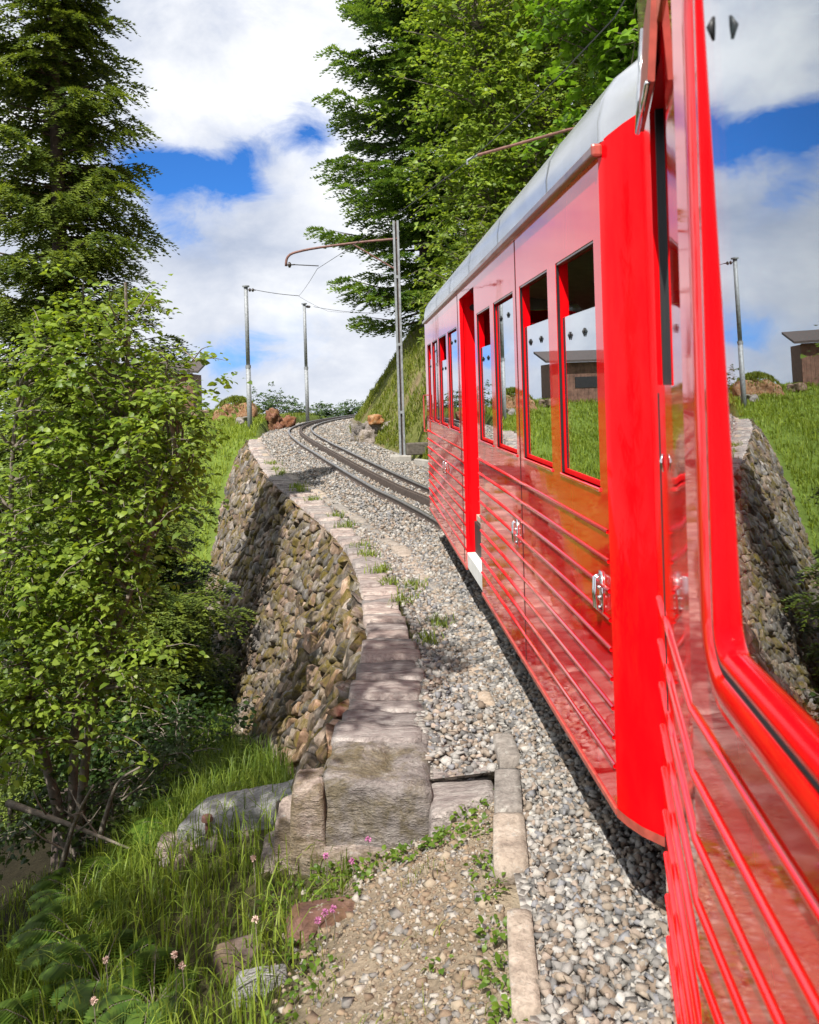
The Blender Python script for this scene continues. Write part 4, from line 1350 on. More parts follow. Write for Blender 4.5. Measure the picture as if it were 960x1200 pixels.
# rocky knoll by the first mast
kn = [(-9.0, 44.2, 1.05, .8, 1.15, M['orangerock'], 'broad tawny rock outcrop topped with turf, left of the first mast'),
      (-7.0, 43.6, .42, .4, 1.25, M['redrock'], 'upright red brown rock at the knoll beside the first mast'),
      (-6.45, 44.0, .50, .4, .85, M['redrock'], 'slanting dark rock right of the upright red one'),
      (-10.9, 44.4, .45, .35, .45, M['orangerock'], 'small tawny rock at the left end of the knoll'),
      (-8.2, 42.6, .75, .3, .35, M['mossrock'], 'flat grey stone at the foot of the knoll')]
for k, (x, y, sx, sy, sz, mt_, lb) in enumerate(kn):
    rock('outcrop', x, y, sx, sy, sz, .3 * k, mt_, 80 + k, lb, sink=.15, amp=.38, jag=1.9, n=(14, 12, 10))
# low dry stone stub and rocks at the foot of the bank
for k, (x, y, sx, sz, mt_, lb) in enumerate([(-1.55, 30.6, .35, .55, M['mossrock'], 'grey bottom stone of the stub wall at the bank foot'), (-1.35, 30.8, .33, .5, M['mossrock'], 'grey upper stone of the stub wall at the bank foot'),
                                      (-1.25, 30.65, .26, .34, M['orangerock'], 'orange brown stone on top of the stub wall at the bank foot'), (-.7, 30.2, .3, .3, M['mossrock'], 'mossy stone set in the bank right of the stub wall'),
                                      (-1.9, 31.6, .3, .8, M['mossrock'], 'tall grey stone at the outer corner of the bank')]):
    rock('bank_stone', x, y, sx, .25, sz, .2 * k, mt_, 90 + k, lb, z=[.28, .62, .98, .8, .35][k], sink=.1, amp=.25, jag=2.2, n=(10, 8, 8))
MB().box((-.9, -.07, -.15), (.9, .07, .12)).build('edge_beam', M['concrete'], None, bevel=.02, label='low concrete edge beam beside the twin channel mast foot', cat='kerb').matrix_world = Matrix.Translation((.55, 22.2, .18)) @ Matrix.Rotation(-1.08, 4, 'Z')
MB().box((-.5, -.1, -.12), (.5, .1, .22)).build('edge_beam', M['sleeper'], None, bevel=.03, label='old sleeper end lying behind the twin channel mast foot', cat='timber').matrix_world = Matrix.Translation((.35, 24.0, .45)) @ Matrix.Rotation(.15, 4, 'Z')

# ------------------------------------------------------------------ foliage builders
def unit(v): return v / np.maximum(np.linalg.norm(v, axis=-1, keepdims=True), 1e-9)


def leaves(C, D, N, Ln, Wd, cols, fold=.25):
    """pointed folded leaves: base C, direction D, face normal N"""
    n = len(C)
    D = unit(D); S = unit(np.cross(D, N)); N = unit(np.cross(S, D))
    Ln = Ln[:, None]; Wd = Wd[:, None]
    v = np.stack([C, C + D * Ln * .35 + S * Wd * .5 + N * Wd * fold, C + D * Ln * .72 + S * Wd * .40 + N * Wd * fold * .8 - N * Ln * .05, C + D * Ln - N * Ln * .14,
                  C + D * Ln * .72 - S * Wd * .40 + N * Wd * fold * .8 - N * Ln * .05, C + D * Ln * .35 - S * Wd * .5 + N * Wd * fold], 1)
    f = np.array([(0, 1, 5), (1, 2, 4), (1, 4, 5), (2, 3, 4)])
    V = v.reshape(-1, 3); F = (f[None] + (np.arange(n) * 6)[:, None, None]).reshape(-1, 3)
    return V, F, np.repeat(cols, 6, 0)


def tones(n, a, b_, jit=.12, p=1.0):
    t_ = rng.random(n)[:, None] ** p
    return (np.array(a) * (1 - t_) + np.array(b_) * t_) * rng.uniform(1 - jit, 1 + jit, (n, 1))


def limb(mb, a, b_, r0, r1, bend=.12, n=5, sides=6):
    a, b_ = np.array(a, float), np.array(b_, float)
    L_ = np.linalg.norm(b_ - a); j = rng.normal(size=3) * bend * L_; j[2] = abs(j[2]) * .5
    pts = [a * (1 - q) + b_ * q + j * math.sin(math.pi * q) for q in np.linspace(0, 1, n)]
    mb.tube(pts, list(np.linspace(r0, r1, n)), sides, cap=False)
    return pts


def broadleaf(name, base, stems, blobs, ncl, lpc, leaf, tone, label, cat='tree', group=None, stem_r=.06, spread=.35, bark='bark', flat=.55, droop=.15, wd=.55, branch_every=3):
    """crown built from sprays scattered through the volume of several blobs; each spray hangs on a branch"""
    o = empty(name, base, label=label, cat=cat, group=group)
    base = np.array(base)
    mb = MB()
    spine = []
    for st in stems:
        pts = catmull([np.array(q) - base for q in st], .3)
        mb.tube(pts, list(np.linspace(stem_r, stem_r * .25, len(pts))), 8, cap=False)
        spine.append(pts)
    sp_ = np.concatenate(spine)
    vols = np.array([b_[1][0] * b_[1][1] * b_[1][2] for b_ in blobs]) ** .8
    pick = rng.choice(len(blobs), ncl, p=vols / vols.sum())
    bc = np.array([b_[0] for b_ in blobs])[pick] - base; br = np.array([b_[1] for b_ in blobs])[pick]
    d = unit(rng.normal(size=(ncl, 3))); rr = rng.random((ncl, 1)) ** .45
    cl = bc + d * rr * br * (1 + .25 * rng.normal(size=(ncl, 1)) * (rr > .8))
    Cs, Ds, Ns = [], [], []
    for k in range(ncl):
        c_ = cl[k]
        if k % branch_every == 0:
            # join to the stem somewhat below
            tgt = sp_[np.argmin(((sp_ - (c_ - np.array([0, 0, .35 * np.linalg.norm(c_[:2])]))) ** 2).sum(1))]
            limb(mb, tgt, c_, stem_r * .32, .006, .08)
        outd = unit((c_ - bc[k]) * [1, 1, .6] + rng.normal(size=3) * .25 * br[k])
        ntw = 4
        for q in range(ntw):
            td = unit(outd + rng.normal(size=3) * [.8, .8, .45])
            m_ = lpc // ntw
            t_ = np.linspace(.12, 1, m_)[:, None]
            ln = spread * rng.uniform(.6, 1.15)
            p = c_ + td * ln * t_ + np.array([0, 0, -droop]) * ln * t_ ** 2
            if q < 2 and k % 2 == 0: mb.tube([c_, c_ + td * ln * .6, p[-1]], [.007, .005, .002], 4, cap=False)
            side = np.where(np.arange(m_) % 2, 1, -1)[:, None]
            S = unit(np.cross(td, [0, 0, 1.0]))
            dd = td * .6 + S * side * .9 + rng.normal(size=(m_, 3)) * .35
            dd[:, 2] = dd[:, 2] * flat - .15
            Cs.append(p + rng.normal(size=(m_, 3)) * .02); Ds.append(dd)
            Ns.append(np.array([0, 0, 1.0]) + rng.normal(size=(m_, 3)) * .45 + td * .25)
    C = np.concatenate(Cs); D = np.concatenate(Ds); N = np.concatenate(Ns)
    n = len(C)
    Ln = leaf * rng.uniform(.5, 1.4, n)
    V, F, c = leaves(C, D, N, Ln, Ln * wd * rng.uniform(.85, 1.15, n), tones(n, *tone))
    mb.build('trunk', M[bark], o, smooth=True)
    fastmesh('crown', V, F, M['leaf'], o, col=c)
    return o


def feather(C, D, U_, Ln, npair, nl, cols, sparse=1.0, wn=.014):
    """spruce twigs: needles as thin triangles along both sides and on top of a spine"""
    n = len(C)
    D = unit(D); S = unit(np.cross(D, U_)); N = unit(np.cross(S, D))
    vs, fs, o = [], [], 0
    t_ = np.linspace(.04, .98, npair)
    allv = []
    for q in t_:
        P0 = C + D * (Ln * q)[:, None] - np.array([0, 0, 1.0]) * (Ln * q * q * .12)[:, None]
        k = nl * (1.15 - .55 * q)
        for sg in (-1, 1):
            tip = P0 + (D * .75 + S * sg * .85 + N * rng.uniform(-.15, .5, (n, 1))) * (k * rng.uniform(.8, 1.2, n))[:, None]
            allv.append(np.stack([P0 - D * wn, P0 + D * wn, tip], 1))
        tip = P0 + (D * .7 + N * .7 + S * rng.uniform(-.5, .5, (n, 1))) * (k * .85)
        allv.append(np.stack([P0 - S * wn * .8, P0 + S * wn * .8, tip], 1))
    A = np.stack(allv, 1)                                  # n, tri, 3, 3
    m_ = A.shape[1]
    V = A.reshape(-1, 3); F = np.arange(len(V)).reshape(-1, 3)
    return V, F, np.repeat(cols, m_ * 3, 0)


def spruce(name, base, H, R, label, whorl=.38, nb=6, tw=.11, twl=.30, tone=((.020, .045, .012), (.075, .12, .022)), z_from=.06, hang=.5, npair=6, nl=.05, group=None, bend_up=.25, azim=None, prof=.85, keep=None, trunk_r=None, nsub=3):
    o = empty(name, base, label=label, cat='spruce tree', group=group)
    tr = MB()
    trr = trunk_r or H * .013
    tr.tube([(0, 0, -.8), (0, 0, H * .3), (.0, 0, H * .7), (0, 0, H)], [trr * 1.1, trr * .85, trr * .4, .012], 10, cap=False)
    Cs, Ds, Us, Ls = [], [], [], []
    z = H * z_from
    while z < H * .985:
        f = z / H
        rad_ = R * (1 - f) ** prof * (1.0 if f > .12 else .8) + .12
        for k in range(nb):
            az = rng.uniform(0, 2 * math.pi) if azim is None else azim[0] + rng.uniform(-azim[1], azim[1])
            L_ = rad_ * rng.uniform(.62, 1.12)
            hd = np.array([math.cos(az), math.sin(az), 0]); sd_ = np.array([-hd[1], hd[0], 0])
            dr = (.32 - .62 * f) * hang * 2
            zz = z + rng.uniform(-.5, .5) * whorl
            m_ = max(4, int(L_ / tw))
            t_ = np.linspace(0, 1, m_)
            px = hd[None] * (L_ * t_)[:, None] + sd_[None] * (rng.normal() * .08 * L_ * t_ ** 2)[:, None]
            px[:, 2] = zz - dr * L_ * t_ * (1.15 - .5 * t_) + bend_up * L_ * t_ ** 3 * .5
            if keep is not None and not keep(base, px[-1]): continue
            tr.tube([px[0], px[m_ // 2], px[-1]], [trr * .16 * (1 - f) + .012, trr * .09 * (1 - f) + .008, .004], 5, cap=False)
            for sg in (-1, 1):
                sel = t_ > (.14 if L_ > 1 else .05)
                p = px[sel]; tt = t_[sel]; n = len(p)
                bl = (.30 * L_ * (1.05 - .7 * tt) + twl * .35) * rng.uniform(.7, 1.2, n)
                d = hd * (.65 + .35 * tt[:, None]) + sd_ * sg * rng.uniform(.55, 1.0, (n, 1))
                d[:, 2] -= hang * rng.uniform(.3, 1.0, n) * (1.1 - .6 * tt)
                d = unit(d)
                for q in (np.linspace(0, .85, nsub)):
                    for s2 in (-1, 1):
                        b0 = p + d * (bl * q)[:, None]; b0[:, 2] -= hang * .25 * bl * q * q
                        dd = d + np.cross(d, [0, 0, 1.0]) * s2 * (.75 if q < .8 else .25) * rng.uniform(.6, 1.2, (n, 1)) + rng.normal(size=(n, 3)) * .12
                        dd[:, 2] -= hang * rng.uniform(.1, .9, n)
                        Cs.append(b0); Ds.append(dd); Us.append(np.tile([0, 0, 1.0], (n, 1)) + hd * .3); Ls.append(twl * (1.05 - .4 * q) * rng.uniform(.6, 1.2, n) * min(1.0, .5 + L_ / 3))
            Cs.append(px[-2:-1]); Ds.append((px[-1] - px[-2])[None]); Us.append(np.array([[0, 0, 1.0]])); Ls.append(np.array([twl * .8]))
        z += whorl * (.75 + .5 * rng.random()) * (1.0 - .45 * f)
    C = np.concatenate(Cs); D = np.concatenate(Ds); U_ = np.concatenate(Us); Ln = np.concatenate(Ls)
    n = len(C)
    V, F, c = feather(C, D, U_, Ln, npair, nl, tones(n, *tone, p=1.1), wn=nl * .33)
    tr.build('trunk', M['bark_dark'], o, smooth=True)
    fastmesh('crown', V, F, M['needle'], o, col=c)
    return o

# ------------------------------------------------------------------ trees on the left
spruce('spruce_tree', (-5.75, 14.2, -4.6), 16.8, 2.65, 'tall dark spruce with drooping boughs rising at the left edge', whorl=.37, nb=8, tw=.20, twl=.42, hang=.72, npair=5, nl=.085, tone=((.06, .10, .02), (.21, .27, .04)))
spruce('spruce_tree', (-4.6, 3.9, -2.9), 7.2, 2.8, 'near spruce just outside the left edge whose bough tips reach in', whorl=.5, nb=5, tw=.16, twl=.28, hang=.4, npair=7, nl=.05, tone=((.04, .075, .014), (.15, .21, .035)), prof=.6, nsub=2)
spruce('young_spruce', (-5.0, 16.5, -4.6), 5.2, 1.9, 'young dark spruce in the gully beneath the leafy tree', whorl=.34, nb=6, tw=.18, twl=.30, hang=.3, npair=4, nl=.08, tone=((.02, .045, .012), (.07, .12, .024)), nsub=2)
ALD = ((.095, .165, .02), (.29, .385, .05), .15)
broadleaf('alder_tree', (-3.55, 8.6, -2.5),
          [[(-3.55, 8.6, -2.5), (-3.4, 8.5, -.8), (-3.05, 8.4, .9), (-2.75, 8.3, 2.3), (-2.7, 8.2, 3.3)], [(-3.5, 8.6, -2.4), (-3.1, 8.2, -.6), (-2.6, 8.1, .6), (-2.2, 8.0, 1.6)], [(-3.6, 8.6, -2.3), (-3.9, 8.4, -.2), (-3.9, 8.3, 1.4), (-3.7, 8.2, 2.6)]],
          [((-2.85, 8.2, 2.7), (.50, .6, .75)), ((-2.25, 8.0, 1.9), (.34, .5, .55)), ((-2.8, 8.1, 1.5), (.58, .7, .8)), ((-3.35, 8.2, .3), (.75, .8, .8)), ((-2.65, 7.9, -.2), (.50, .5, .28)), ((-2.85, 8.1, .7), (.40, .6, .4)), ((-2.35, 8.0, 1.3), (.30, .4, .35)), ((-2.2, 8.0, 2.25), (.28, .4, .40)), ((-2.35, 7.8, 2.0), (.30, .3, .35)),
           ((-3.4, 8.2, 2.2), (.60, .6, .8)), ((-3.8, 8.2, .8), (.7, .7, 1.1)), ((-3.45, 7.9, -.75), (.75, .6, .38)), ((-4.0, 8.2, -.7), (.5, .6, .5))],
          720, 24, .080, ALD, 'leafy light green alder filling the left side in front of the spruce', spread=.34, stem_r=.055, wd=.55)
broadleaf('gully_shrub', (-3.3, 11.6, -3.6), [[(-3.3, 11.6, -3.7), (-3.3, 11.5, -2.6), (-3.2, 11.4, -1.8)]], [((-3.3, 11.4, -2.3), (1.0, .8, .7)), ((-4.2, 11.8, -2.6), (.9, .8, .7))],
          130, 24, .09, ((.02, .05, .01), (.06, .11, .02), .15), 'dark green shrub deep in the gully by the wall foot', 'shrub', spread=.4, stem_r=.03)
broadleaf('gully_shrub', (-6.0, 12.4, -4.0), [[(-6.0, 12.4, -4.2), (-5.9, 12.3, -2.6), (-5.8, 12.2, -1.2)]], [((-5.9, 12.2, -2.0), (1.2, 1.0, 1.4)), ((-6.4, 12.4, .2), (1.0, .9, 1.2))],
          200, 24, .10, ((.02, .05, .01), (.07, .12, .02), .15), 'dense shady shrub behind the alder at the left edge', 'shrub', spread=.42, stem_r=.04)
broadleaf('gully_shrub', (-7.9, 25, -4.2), [[(-7.9, 25, -4.2), (-7.8, 25, -2.9)]], [((-7.8, 25, -3.0), (.9, .8, .8))],
          70, 20, .11, ((.03, .07, .012), (.09, .15, .025), .15), 'small green shrub on the meadow edge by the far wall', 'shrub', spread=.4, stem_r=.03)
broadleaf('shade_tree', (-3.7, 1.3, -2.2), [[(-3.7, 1.3, -2.2), (-3.5, 1.4, 1.5), (-3.1, 1.6, 5.0), (-2.8, 1.8, 8.2)]], [((-2.7, 1.9, 8.0), (.9, .9, .9)), ((-3.1, 1.7, 6.3), (1.0, .9, .9)), ((-3.3, 1.1, 4.6), (.7, .7, .7))],
          120, 20, .11, ALD, 'broadleaf tree behind the viewpoint that dapples the wall and grass', spread=.45, stem_r=.09)
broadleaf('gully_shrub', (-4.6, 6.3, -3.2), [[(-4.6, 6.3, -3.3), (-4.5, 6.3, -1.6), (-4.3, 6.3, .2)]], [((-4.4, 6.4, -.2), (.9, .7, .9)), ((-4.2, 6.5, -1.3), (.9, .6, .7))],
          150, 22, .08, ((.03, .06, .012), (.10, .15, .024), .15), 'dark leafy shrub at the left edge over the gully', 'shrub', spread=.35, stem_r=.04)  # foliage at the left edge, set here to cast shade into the gully too
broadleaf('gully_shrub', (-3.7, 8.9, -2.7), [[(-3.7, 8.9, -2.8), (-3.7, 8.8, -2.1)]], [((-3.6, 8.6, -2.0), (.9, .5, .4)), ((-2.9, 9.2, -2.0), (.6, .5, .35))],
          110, 22, .075, ((.02, .045, .010), (.07, .11, .02), .15), 'low dark shrub under the alder stems', 'shrub', spread=.32, stem_r=.03)  # added shrub; its dark leaf tones stand in for shade below the canopy
# fallen dead branches in the gully
for k, (pts, lb) in enumerate([([(-3.1, 7.2, -1.9), (-2.75, 6.75, -1.15), (-2.5, 6.5, -.75)], 'slanting bare grey dead branch at the lower left'),
                               ([(-3.4, 7.0, -1.1), (-2.8, 6.8, -1.2), (-2.3, 6.7, -1.35)], 'thin bare pale twig lying across the dark gully'),
                               ([(-3.0, 7.9, -1.9), (-2.75, 7.7, -1.3), (-2.5, 7.6, -1.1)], 'bare forked dead branch in the shade of the gully')]):
    mb = MB().tube(catmull(pts, .1), list(np.linspace(.03, .008, len(catmull(pts, .1)))), 7)
    a, b_ = np.array(pts[0]), np.array(pts[-1])
    for q in (.35, .55, .75):
        p = a + (b_ - a) * q; d = rng.normal(size=3) * .18; mb.tube([p, p + d * .6 + [0, 0, .04], p + d + [0, 0, .12]], [.010, .007, .003], 5)
    mb.build('dead_branch', M['bark'], None, smooth=True, label=lb, cat='branch')
for k, (x, y, h, lb) in enumerate([(-4.0, 9.5, .8, 'broken brown stump in the dark gully'), ]):
    z = gz1(x, y); st = empty('tree_stump', (x, y, z), label=lb, cat='stump')
    MB().tube([(0, 0, -.2), (.02, 0, h * .5), (.06, .02, h)], [.17, .13, .09], 10).build('trunk', M['bark_dark'], st)

# ------------------------------------------------------------------ trees on the right bank
spruce('spruce_tree', (.9, 36, 5.4), 25, 4.4, 'great green spruce on the bank above the twin channel mast', whorl=.62, nb=8, tw=.42, twl=.62, hang=.34, npair=4, nl=.20, tone=((.055, .12, .022), (.19, .29, .045)), prof=.62, bend_up=.3, z_from=.0)
spruce('spruce_tree', (4.6, 38, 9.5), 22, 5.0, 'second spruce behind the great one, darker', whorl=.9, nb=7, tw=.6, twl=.9, hang=.34, npair=4, nl=.26, tone=((.035, .065, .012), (.11, .16, .026)), prof=.7, z_from=.0, nsub=2)
spruce('spruce_tree', (6.6, 19, 7.0), 15, 3.0, 'dark spruce behind the trees above the near train roof', whorl=.7, nb=7, tw=.36, twl=.5, hang=.4, npair=4, nl=.15, tone=((.025, .05, .010), (.08, .13, .022)), nsub=2)
BEE = ((.095, .17, .02), (.30, .40, .06), .18)
broadleaf('birch_tree', (3.0, 26, 6.0), [[(3.0, 26, 5.8), (2.8, 26, 9), (2.5, 25.8, 13)], [(3.1, 26, 6), (3.8, 25.7, 9), (4.4, 25.5, 12)]],
          [((2.4, 25.4, 10.5), (2.0, 1.8, 2.6)), ((2.2, 25.2, 7.6), (1.7, 1.5, 1.8)), ((3.9, 25.2, 9.0), (2.2, 1.8, 2.6)), ((3.6, 25.5, 13), (2.4, 2.0, 2.6)), ((1.7, 25.6, 6.0), (1.2, 1.0, 1.2)), ((5.2, 25.4, 12), (1.8, 1.6, 2.6)), ((1.9, 26, 14), (1.6, 1.6, 2.0))],
          900, 28, .17, BEE, 'bushy yellow green broadleaf tree behind the middle of the train roof', spread=.75, stem_r=.14)
broadleaf('birch_tree', (1.9, 21.0, 3.0), [[(1.9, 21, 2.8), (1.7, 20.8, 4.2), (1.6, 20.6, 5.4)]], [((1.5, 20.6, 4.6), (1.0, .9, 1.2)), ((2.4, 20.6, 5.3), (1.1, .9, 1.2)), ((1.1, 20.8, 3.6), (.6, .6, .6))],
          230, 26, .13, ((.07, .12, .016), (.22, .29, .042), .15), 'smaller bushy tree on the bank just above the front of the train', spread=.5, stem_r=.06)
broadleaf('maple_tree', (4.6, 15.5, 3.6), [[(4.6, 15.5, 3.4), (4.3, 15.3, 5.5), (4.0, 15, 8)], [(4.6, 15.5, 3.5), (4.9, 15, 6), (4.6, 14.6, 9)]],
          [((4.0, 14.8, 6.6), (1.3, 1.1, .8)), ((3.6, 14.8, 5.5), (1.0, 1.0, .7)), ((4.6, 14.6, 8.0), (1.5, 1.2, 1.0)), ((3.7, 14.7, 8.9), (1.2, 1.1, .8)), ((5.0, 14.8, 9.6), (1.3, 1.2, .8))],
          420, 24, .15, ((.09, .18, .014), (.20, .36, .035), .14), 'bright green broad leaved tree just behind the near train roof', spread=.55, stem_r=.10, wd=.85, flat=.3)
broadleaf('birch_tree', (5.6, 30, 8.8), [[(5.6, 30, 8.6), (5.5, 30, 12), (5.4, 30, 17)]], [((5.4, 29.8, 13), (2.6, 2.2, 3.4)), ((5.0, 29.8, 17.2), (2.4, 2.2, 3.0)), ((7.6, 29.8, 15), (2.6, 2.0, 3.4)), ((4.4, 30, 10), (2.2, 2, 2))],
          520, 26, .22, ((.07, .12, .016), (.21, .28, .042), .18), 'tall darker broadleaf tree higher on the bank behind', spread=.9, stem_r=.15)
# shrubs beyond the crest
for k, (x, y, z, s_, lb) in enumerate([(-8.6, 55, .2, 1.35, 'blue green bush on the crest between the two tubular masts'), (-5.6, 58, .1, .75, 'small low bush on the crest right of the second mast'), (-4.2, 62, .0, .95, 'light green bush on the crest beside the disappearing track'), (-6.9, 56, .2, .7, 'low bush on the crest left of the second mast')]):
    broadleaf('crest_bush', (x, y, z), [[(x, y, z - .3), (x + .1, y, z + s_)], [(x, y, z - .3), (x - .3 * s_, y, z + s_ * .9)]], [((x, y, z + s_ * .7), (s_, s_ * .8, s_ * .9)), ((x + .5 * s_, y, z + s_ * .5), (s_ * .8, s_ * .8, s_ * .6)), ((x - .6 * s_, y, z + s_ * .9), (s_ * .5, s_ * .5, s_ * .75))],
              int(90 * s_), 24, .16, ((.035, .075, .03), (.10, .16, .05), .15), lb, 'bush', spread=.45, stem_r=.04)

# ------------------------------------------------------------------ grass, ferns and flowers
def blades(x, y, ln, wd, cols, lean=.5, z=None):
    n = len(x)
    z = ground(x, y) if z is None else z
    B = np.column_stack([x, y, z - .01])
    az = rng.uniform(0, 2 * math.pi, n); h = np.column_stack([np.cos(az), np.sin(az), 0 * az]); s_ = np.column_stack([-np.sin(az), np.cos(az), 0 * az])
    le = (rng.random(n) ** 1.3 * lean * 1.6)[:, None]
    L_ = ln[:, None]; W_ = wd[:, None]
    up_ = np.array([0, 0, 1.0])
    p1 = B + up_ * L_ * .45 + h * L_ * le * .15
    p2 = B + up_ * L_ * (.80 - .12 * le) + h * L_ * le * .48
    p3 = B + up_ * L_ * (1.0 - .42 * le) + h * L_ * le * .95
    v = np.stack([B - s_ * W_ * .5, B + s_ * W_ * .5, p1 - s_ * W_ * .45, p1 + s_ * W_ * .45, p2 - s_ * W_ * .3, p2 + s_ * W_ * .3, p3], 1)
    f = np.array([(0, 1, 3), (0, 3, 2), (2, 3, 5), (2, 5, 4), (4, 5, 6)])
    return v.reshape(-1, 3), (f[None] + (np.arange(n) * 7)[:, None, None]).reshape(-1, 3), np.repeat(cols, 7, 0)


def density(x, y, f=1.1, seed=3): return vnoise(np.column_stack([x * f, y * f, 0 * x]), seed)

parts = []
# foreground turf
n = 60000
x = rng.uniform(-4.4, .1, n); y = rng.uniform(2.6, 9.2, n)
edge = -.50 + .42 * (density(x, y, 2.2, 8) - .5) * 2
ok = (x < np.where(y < 5.0, edge, np.interp(y, CL[:, 1], CL[:, 0]) - (y - 5) * .25 - .12)) & (rng.random(n) < .25 + 1.1 * density(x, y, 1.3, 5)) & ~((y > 6.4) & (x < -1.75 - .25 * (y - 6.4) + .5 * (density(x, y, 2.5, 4) - .5)) & (rng.random(n) < .85)) & ~((abs(x + 1.2) < .7) & (abs(y - 5.72 + .4 * (x + 1.2)) < .42))
x, y = x[ok], y[ok]; n = len(x)
ln = rng.uniform(.07, .19, n) * (.6 + .7 * density(x, y, .9, 6))
parts.append(blades(x, y, ln, rng.uniform(.004, .009, n), tones(n, (.06, .105, .014), (.20, .26, .036), .2)))
# taller bright blades and dry stalks
n = 2600
x = rng.uniform(-3.0, -.55, n); y = rng.uniform(3.0, 7.8, n)
ok = x < np.where(y < 5.0, -.6, np.interp(y, CL[:, 1], CL[:, 0]) - (y - 5) * .3 - .1)
x, y = x[ok], y[ok]; n = len(x)
parts.append(blades(x, y, rng.uniform(.18, .36, n), rng.uniform(.005, .010, n), tones(n, (.13, .21, .022), (.30, .38, .055), .2), .8))
# grass under the wall foot
n = 9000
s_ = rng.uniform(.5, 16, n); fp = face(s_, np.ones(n))
x = fp[:, 0] - rng.uniform(.0, 1.3, n) ** 1.5; y = fp[:, 1] + rng.uniform(-.2, .2, n)
parts.append(blades(x, y, rng.uniform(.15, .38, n) * np.clip(y / 7, .8, 1.5), rng.uniform(.007, .012, n) * np.clip(y / 8, .8, 1.6), tones(n, (.05, .10, .012), (.18, .25, .035), .2), .6))
n = 900
x = rng.uniform(-.6, .32, n); y = rng.uniform(2.8, 4.75, n)
ok = density(x, y, 4.0, 17) > .62
x, y = x[ok], y[ok]; n = len(x)
parts.append(blades(x, y, rng.uniform(.03, .09, n), rng.uniform(.003, .006, n), tones(n, (.10, .15, .02), (.28, .30, .07), .2), .9))
V, F, c = merge(parts)
fastmesh('grass', V, F, M['grass'], col=c, label='lush green grass on the slope at the lower left', cat='grass', kind='stuff')
# meadow beyond the wall
parts = []
n = 42000
y = rng.uniform(19, 47, n); x = rng.uniform(-17, -5.5, n)
lim = np.where(y < 35.4, np.interp(y, [p[1] for p in BASE], [p[0] for p in BASE]) - .05, xcen(y) - 2.0)
ok = (x < lim) & (rng.random(n) < .35 + .8 * density(x, y, .7, 9))
x, y = x[ok], y[ok]; n = len(x)
parts.append(blades(x, y, rng.uniform(.12, .34, n), rng.uniform(.025, .05, n), tones(n, (.13, .19, .02), (.32, .39, .055), .2), .7))
n = 5000
x = rng.uniform(-10.2, -6.0, n); y = rng.uniform(42, 58, n); ok = x < xcen(y) - 2.0; x, y = x[ok], y[ok]; n = len(x)
parts.append(blades(x, y, rng.uniform(.12, .3, n), rng.uniform(.03, .05, n), tones(n, (.10, .14, .02), (.24, .27, .05), .2), .7))
V, F, c = merge(parts)
fastmesh('meadow_grass', V, F, M['grass'], col=c, label='sunny meadow grass on the hillside left of the stone wall', cat='grass', kind='stuff')
# bank turf
n = 36000
y = rng.uniform(16, 42, n); x = xcen(y) + 2.3 + rng.random(n) ** 1.3 * 6
ok = rng.random(n) < np.clip(density(x, y, .8, 14) * 1.7 - .25, .05, 1)
x, y = x[ok], y[ok]; n = len(x)
V, F, c = blades(x, y, rng.uniform(.10, .32, n), rng.uniform(.02, .045, n), tones(n, (.08, .12, .015), (.24, .27, .04), .2), .8)
fastmesh('bank_grass', V, F, M['grass'], col=c, label='patchy grass on the steep bank right of the track', cat='grass', kind='stuff')
# turf cap on the knoll
n = 1600
x = rng.normal(-9.0, .55, n); y = rng.normal(44.2, .4, n)
V, F, c = blades(x, y, rng.uniform(.1, .25, n), rng.uniform(.03, .05, n), tones(n, (.09, .13, .02), (.22, .26, .04), .2), .8, z=1.95 - .55 * ((x + 9.0) / 1.1) ** 2 - .3 * ((y - 44.2) / .8) ** 2)
fastmesh('knoll_turf', V, F, M['grass'], col=c, label='cap of turf on the rock outcrop by the first mast', cat='turf', kind='stuff')

WEED = ((.06, .13, .012), (.17, .27, .03), .15)
weeds = [(-.5, 4.66, .12, 60), (-.28, 4.62, .12, 60), (-.05, 4.6, .13, 70), (.12, 4.58, .11, 60), (-.42, 4.45, .14, 50), (.27, 4.8, .10, 60), (.36, 4.95, .08, 40), (.25, 4.45, .10, 35), (.30, 4.1, .09, 35),
         (.29, 3.85, .08, 35), (.28, 3.55, .08, 45), (.30, 3.3, .09, 60), (.29, 3.05, .08, 50), (.24, 2.85, .09, 45), (-.62, 4.05, .13, 50), (-.5, 3.75, .12, 50), (-.68, 3.5, .13, 60), (-.55, 3.25, .11, 40), (-.75, 4.6, .13, 60), (-.62, 4.3, .10, 40), (-.2, 3.1, .05, 14), (.05, 3.5, .05, 14)]
parts = []
for (x, y, r, n) in weeds:
    a = rng.uniform(0, 2 * math.pi, n); q = r * np.sqrt(rng.random(n))
    C = np.column_stack([x + q * np.cos(a), y + q * np.sin(a), rng.uniform(.01, .06, n)]); C[:, 2] += ground(C[:, 0], C[:, 1])
    D = np.column_stack([np.cos(a), np.sin(a), rng.uniform(-.1, .6, n)]) + rng.normal(size=(n, 3)) * .5
    Ln = .036 * rng.uniform(.5, 1.3, n)
    parts.append(leaves(C, D, np.array([0, 0, 1.0]) + rng.normal(size=(n, 3)) * .35, Ln, Ln * .6, tones(n, *WEED)))
V, F, c = merge(parts)
fastmesh('low_weeds', V, F, M['leaf'], col=c, label='low leafy weeds creeping along the kerb and the end block', cat='weeds', kind='stuff')
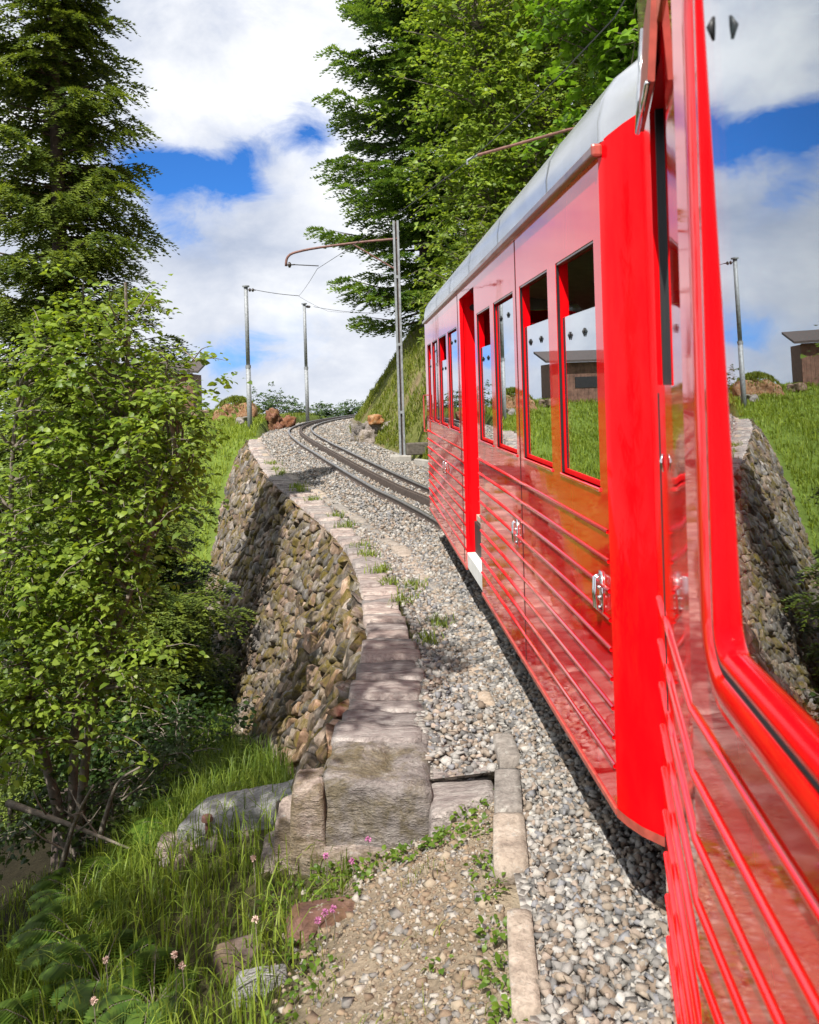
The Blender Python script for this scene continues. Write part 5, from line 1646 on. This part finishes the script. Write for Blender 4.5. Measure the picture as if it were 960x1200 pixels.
tufts = [(.10, 7.45), (-.12, 8.9), (-.30, 9.7), (-.42, 10.4), (-.62, 11.3), (-.75, 12.0), (-1.1, 13.8), (-1.35, 14.9), (-2.0, 17.2), (-2.45, 18.6), (-2.6, 19.2), (-3.3, 21.7), (-3.55, 22.5), (-3.9, 24), (.22, 8.0), (-.02, 9.5)]
tufts.sort(key=lambda q: q[1])
ORD = 'first second third fourth fifth sixth seventh eighth ninth tenth eleventh twelfth thirteenth fourteenth fifteenth sixteenth'.split()
for k, (x, y) in enumerate(tufts):
    n = 70; rr = .07 + .05 * random.random() + .004 * y
    V, F, c = blades(rng.normal(0, rr * .5, n), rng.normal(0, rr * .7, n), rng.uniform(.05, .12, n) * (1 + .04 * y), rng.uniform(.004, .008, n) * (1 + .08 * y), tones(n, (.10, .16, .02), (.26, .32, .05), .2), 1.0, z=np.zeros(n))
    o = fastmesh('grass_tuft', V, F, M['grass'], col=c, label='small grass tuft between coping and kerb, ' + ORD[k] + ' from the big end block', cat='grass tuft', group='tufts between coping and kerb')
    o.location = (x, y, float(rise(y)) - .03)

def fern(x, y, nfr, L_, label):
    z = gz1(x, y)
    Cs, Ds, Ns, Ls = [], [], [], []
    mb = MB()
    for k in range(nfr):
        az = 2 * math.pi * k / nfr + random.uniform(-.3, .3)
        h = np.array([math.cos(az), math.sin(az), 0]); s_ = np.array([-h[1], h[0], 0])
        t_ = np.linspace(0, 1, 22)
        ln = L_ * random.uniform(.75, 1.1)
        p = h * (ln * .85 * t_)[:, None]; p[:, 2] = ln * (.95 * t_ - .75 * t_ ** 2)
        mb.tube([p[0], p[7], p[14], p[21]], [.004, .003, .002, .001], 4, cap=False)
        for sg in (-1, 1):
            q = p[4:]; tt = t_[4:]
            Cs.append(q); Ds.append(s_ * sg + h * .35 + np.array([0, 0, -.1])); Ds[-1] = np.tile(Ds[-1], (len(q), 1)); Ns.append(np.tile([0, 0, 1.0], (len(q), 1)) + h * .3)
            Ls.append(ln * .30 * np.sin(np.pi * np.clip(1 - tt * .92, 0, 1) ** .8) + .01)
    C = np.concatenate(Cs); Ln = np.concatenate(Ls)
    V, F, c = leaves(C, np.concatenate(Ds), np.concatenate(Ns), Ln, Ln * .26 + .004, tones(len(C), (.05, .11, .012), (.12, .2, .025), .12), .05)
    o = empty('fern', (x, y, z), label=label, cat='fern')
    mb.build('stalks', M['bark'], o); fastmesh('fronds', V, F, M['leaf'], o, col=c)
for x, y, L_, lb in [(-1.75, 4.6, .42, 'green fern in the left foreground'), (-1.35, 4.2, .36, 'pale green fern spreading low in the foreground grass'), (-2.1, 5.2, .45, 'shaded fern at the left edge'), (-1.95, 4.35, .4, 'fern in the bottom left corner'), (-2.6, 6.4, .5, 'dark fern at the edge of the gully'), (-2.0, 6.9, .45, 'fern beyond the grey slab in dappled shade')]:
    fern(x, y, 8, L_, lb)

def flower(x, y, h, tone, label, group):
    z = gz1(x, y)
    o = empty('wildflower', (x, y, z), label=label, cat='flower', group=group)
    MB().tube([(0, 0, 0), (.01, 0, h * .6), (.0, .01, h)], .0022, 5).build('stem', M['bark'], o)
    n = 40
    D = unit(rng.normal(size=(n, 3)) + [0, 0, .5])
    V, F, c = leaves(np.tile([0, .01, h], (n, 1)) + D * .004, D, np.cross(D, rng.normal(size=(n, 3))), np.full(n, .016), np.full(n, .006), tones(n, tone, np.array(tone) * 1.3, .1))
    fastmesh('flower_head', V, F, M['petal'], o, col=c)
for x, y, lb in [(-.50, 3.95, 'left one of three magenta clover flowers over the red boulder'), (-.46, 3.90, 'front one of three magenta clover flowers over the red boulder'), (-.43, 3.98, 'right one of three magenta clover flowers over the red boulder'),
              (-.53, 4.62, 'magenta clover flower at the left foot of the end block'), (-.38, 4.50, 'magenta clover flower where grass meets path before the end block'), (-.30, 4.66, 'magenta clover flower close to the middle of the end block')]:
    flower(x, y, random.uniform(.12, .2), (.38, .13, .27), lb, 'magenta clover flowers')
for x, y, lb in [(-.92, 4.6, 'pale pink flower in grass between slab and red boulder'), (-1.15, 4.0, 'left of a pair of pale pink flowers in the grass'), (-1.2, 4.05, 'taller of a pair of pale pink flowers in the grass'), (-.80, 4.0, 'pale pink flower beside the grey boulder'), (-1.55, 3.95, 'pale pink flower at the bottom left'), (-1.62, 4.3, 'pale pink flower among the ferns at the left')]:
    flower(x, y, random.uniform(.2, .3), (.50, .36, .30), lb, 'pale pink flowers')
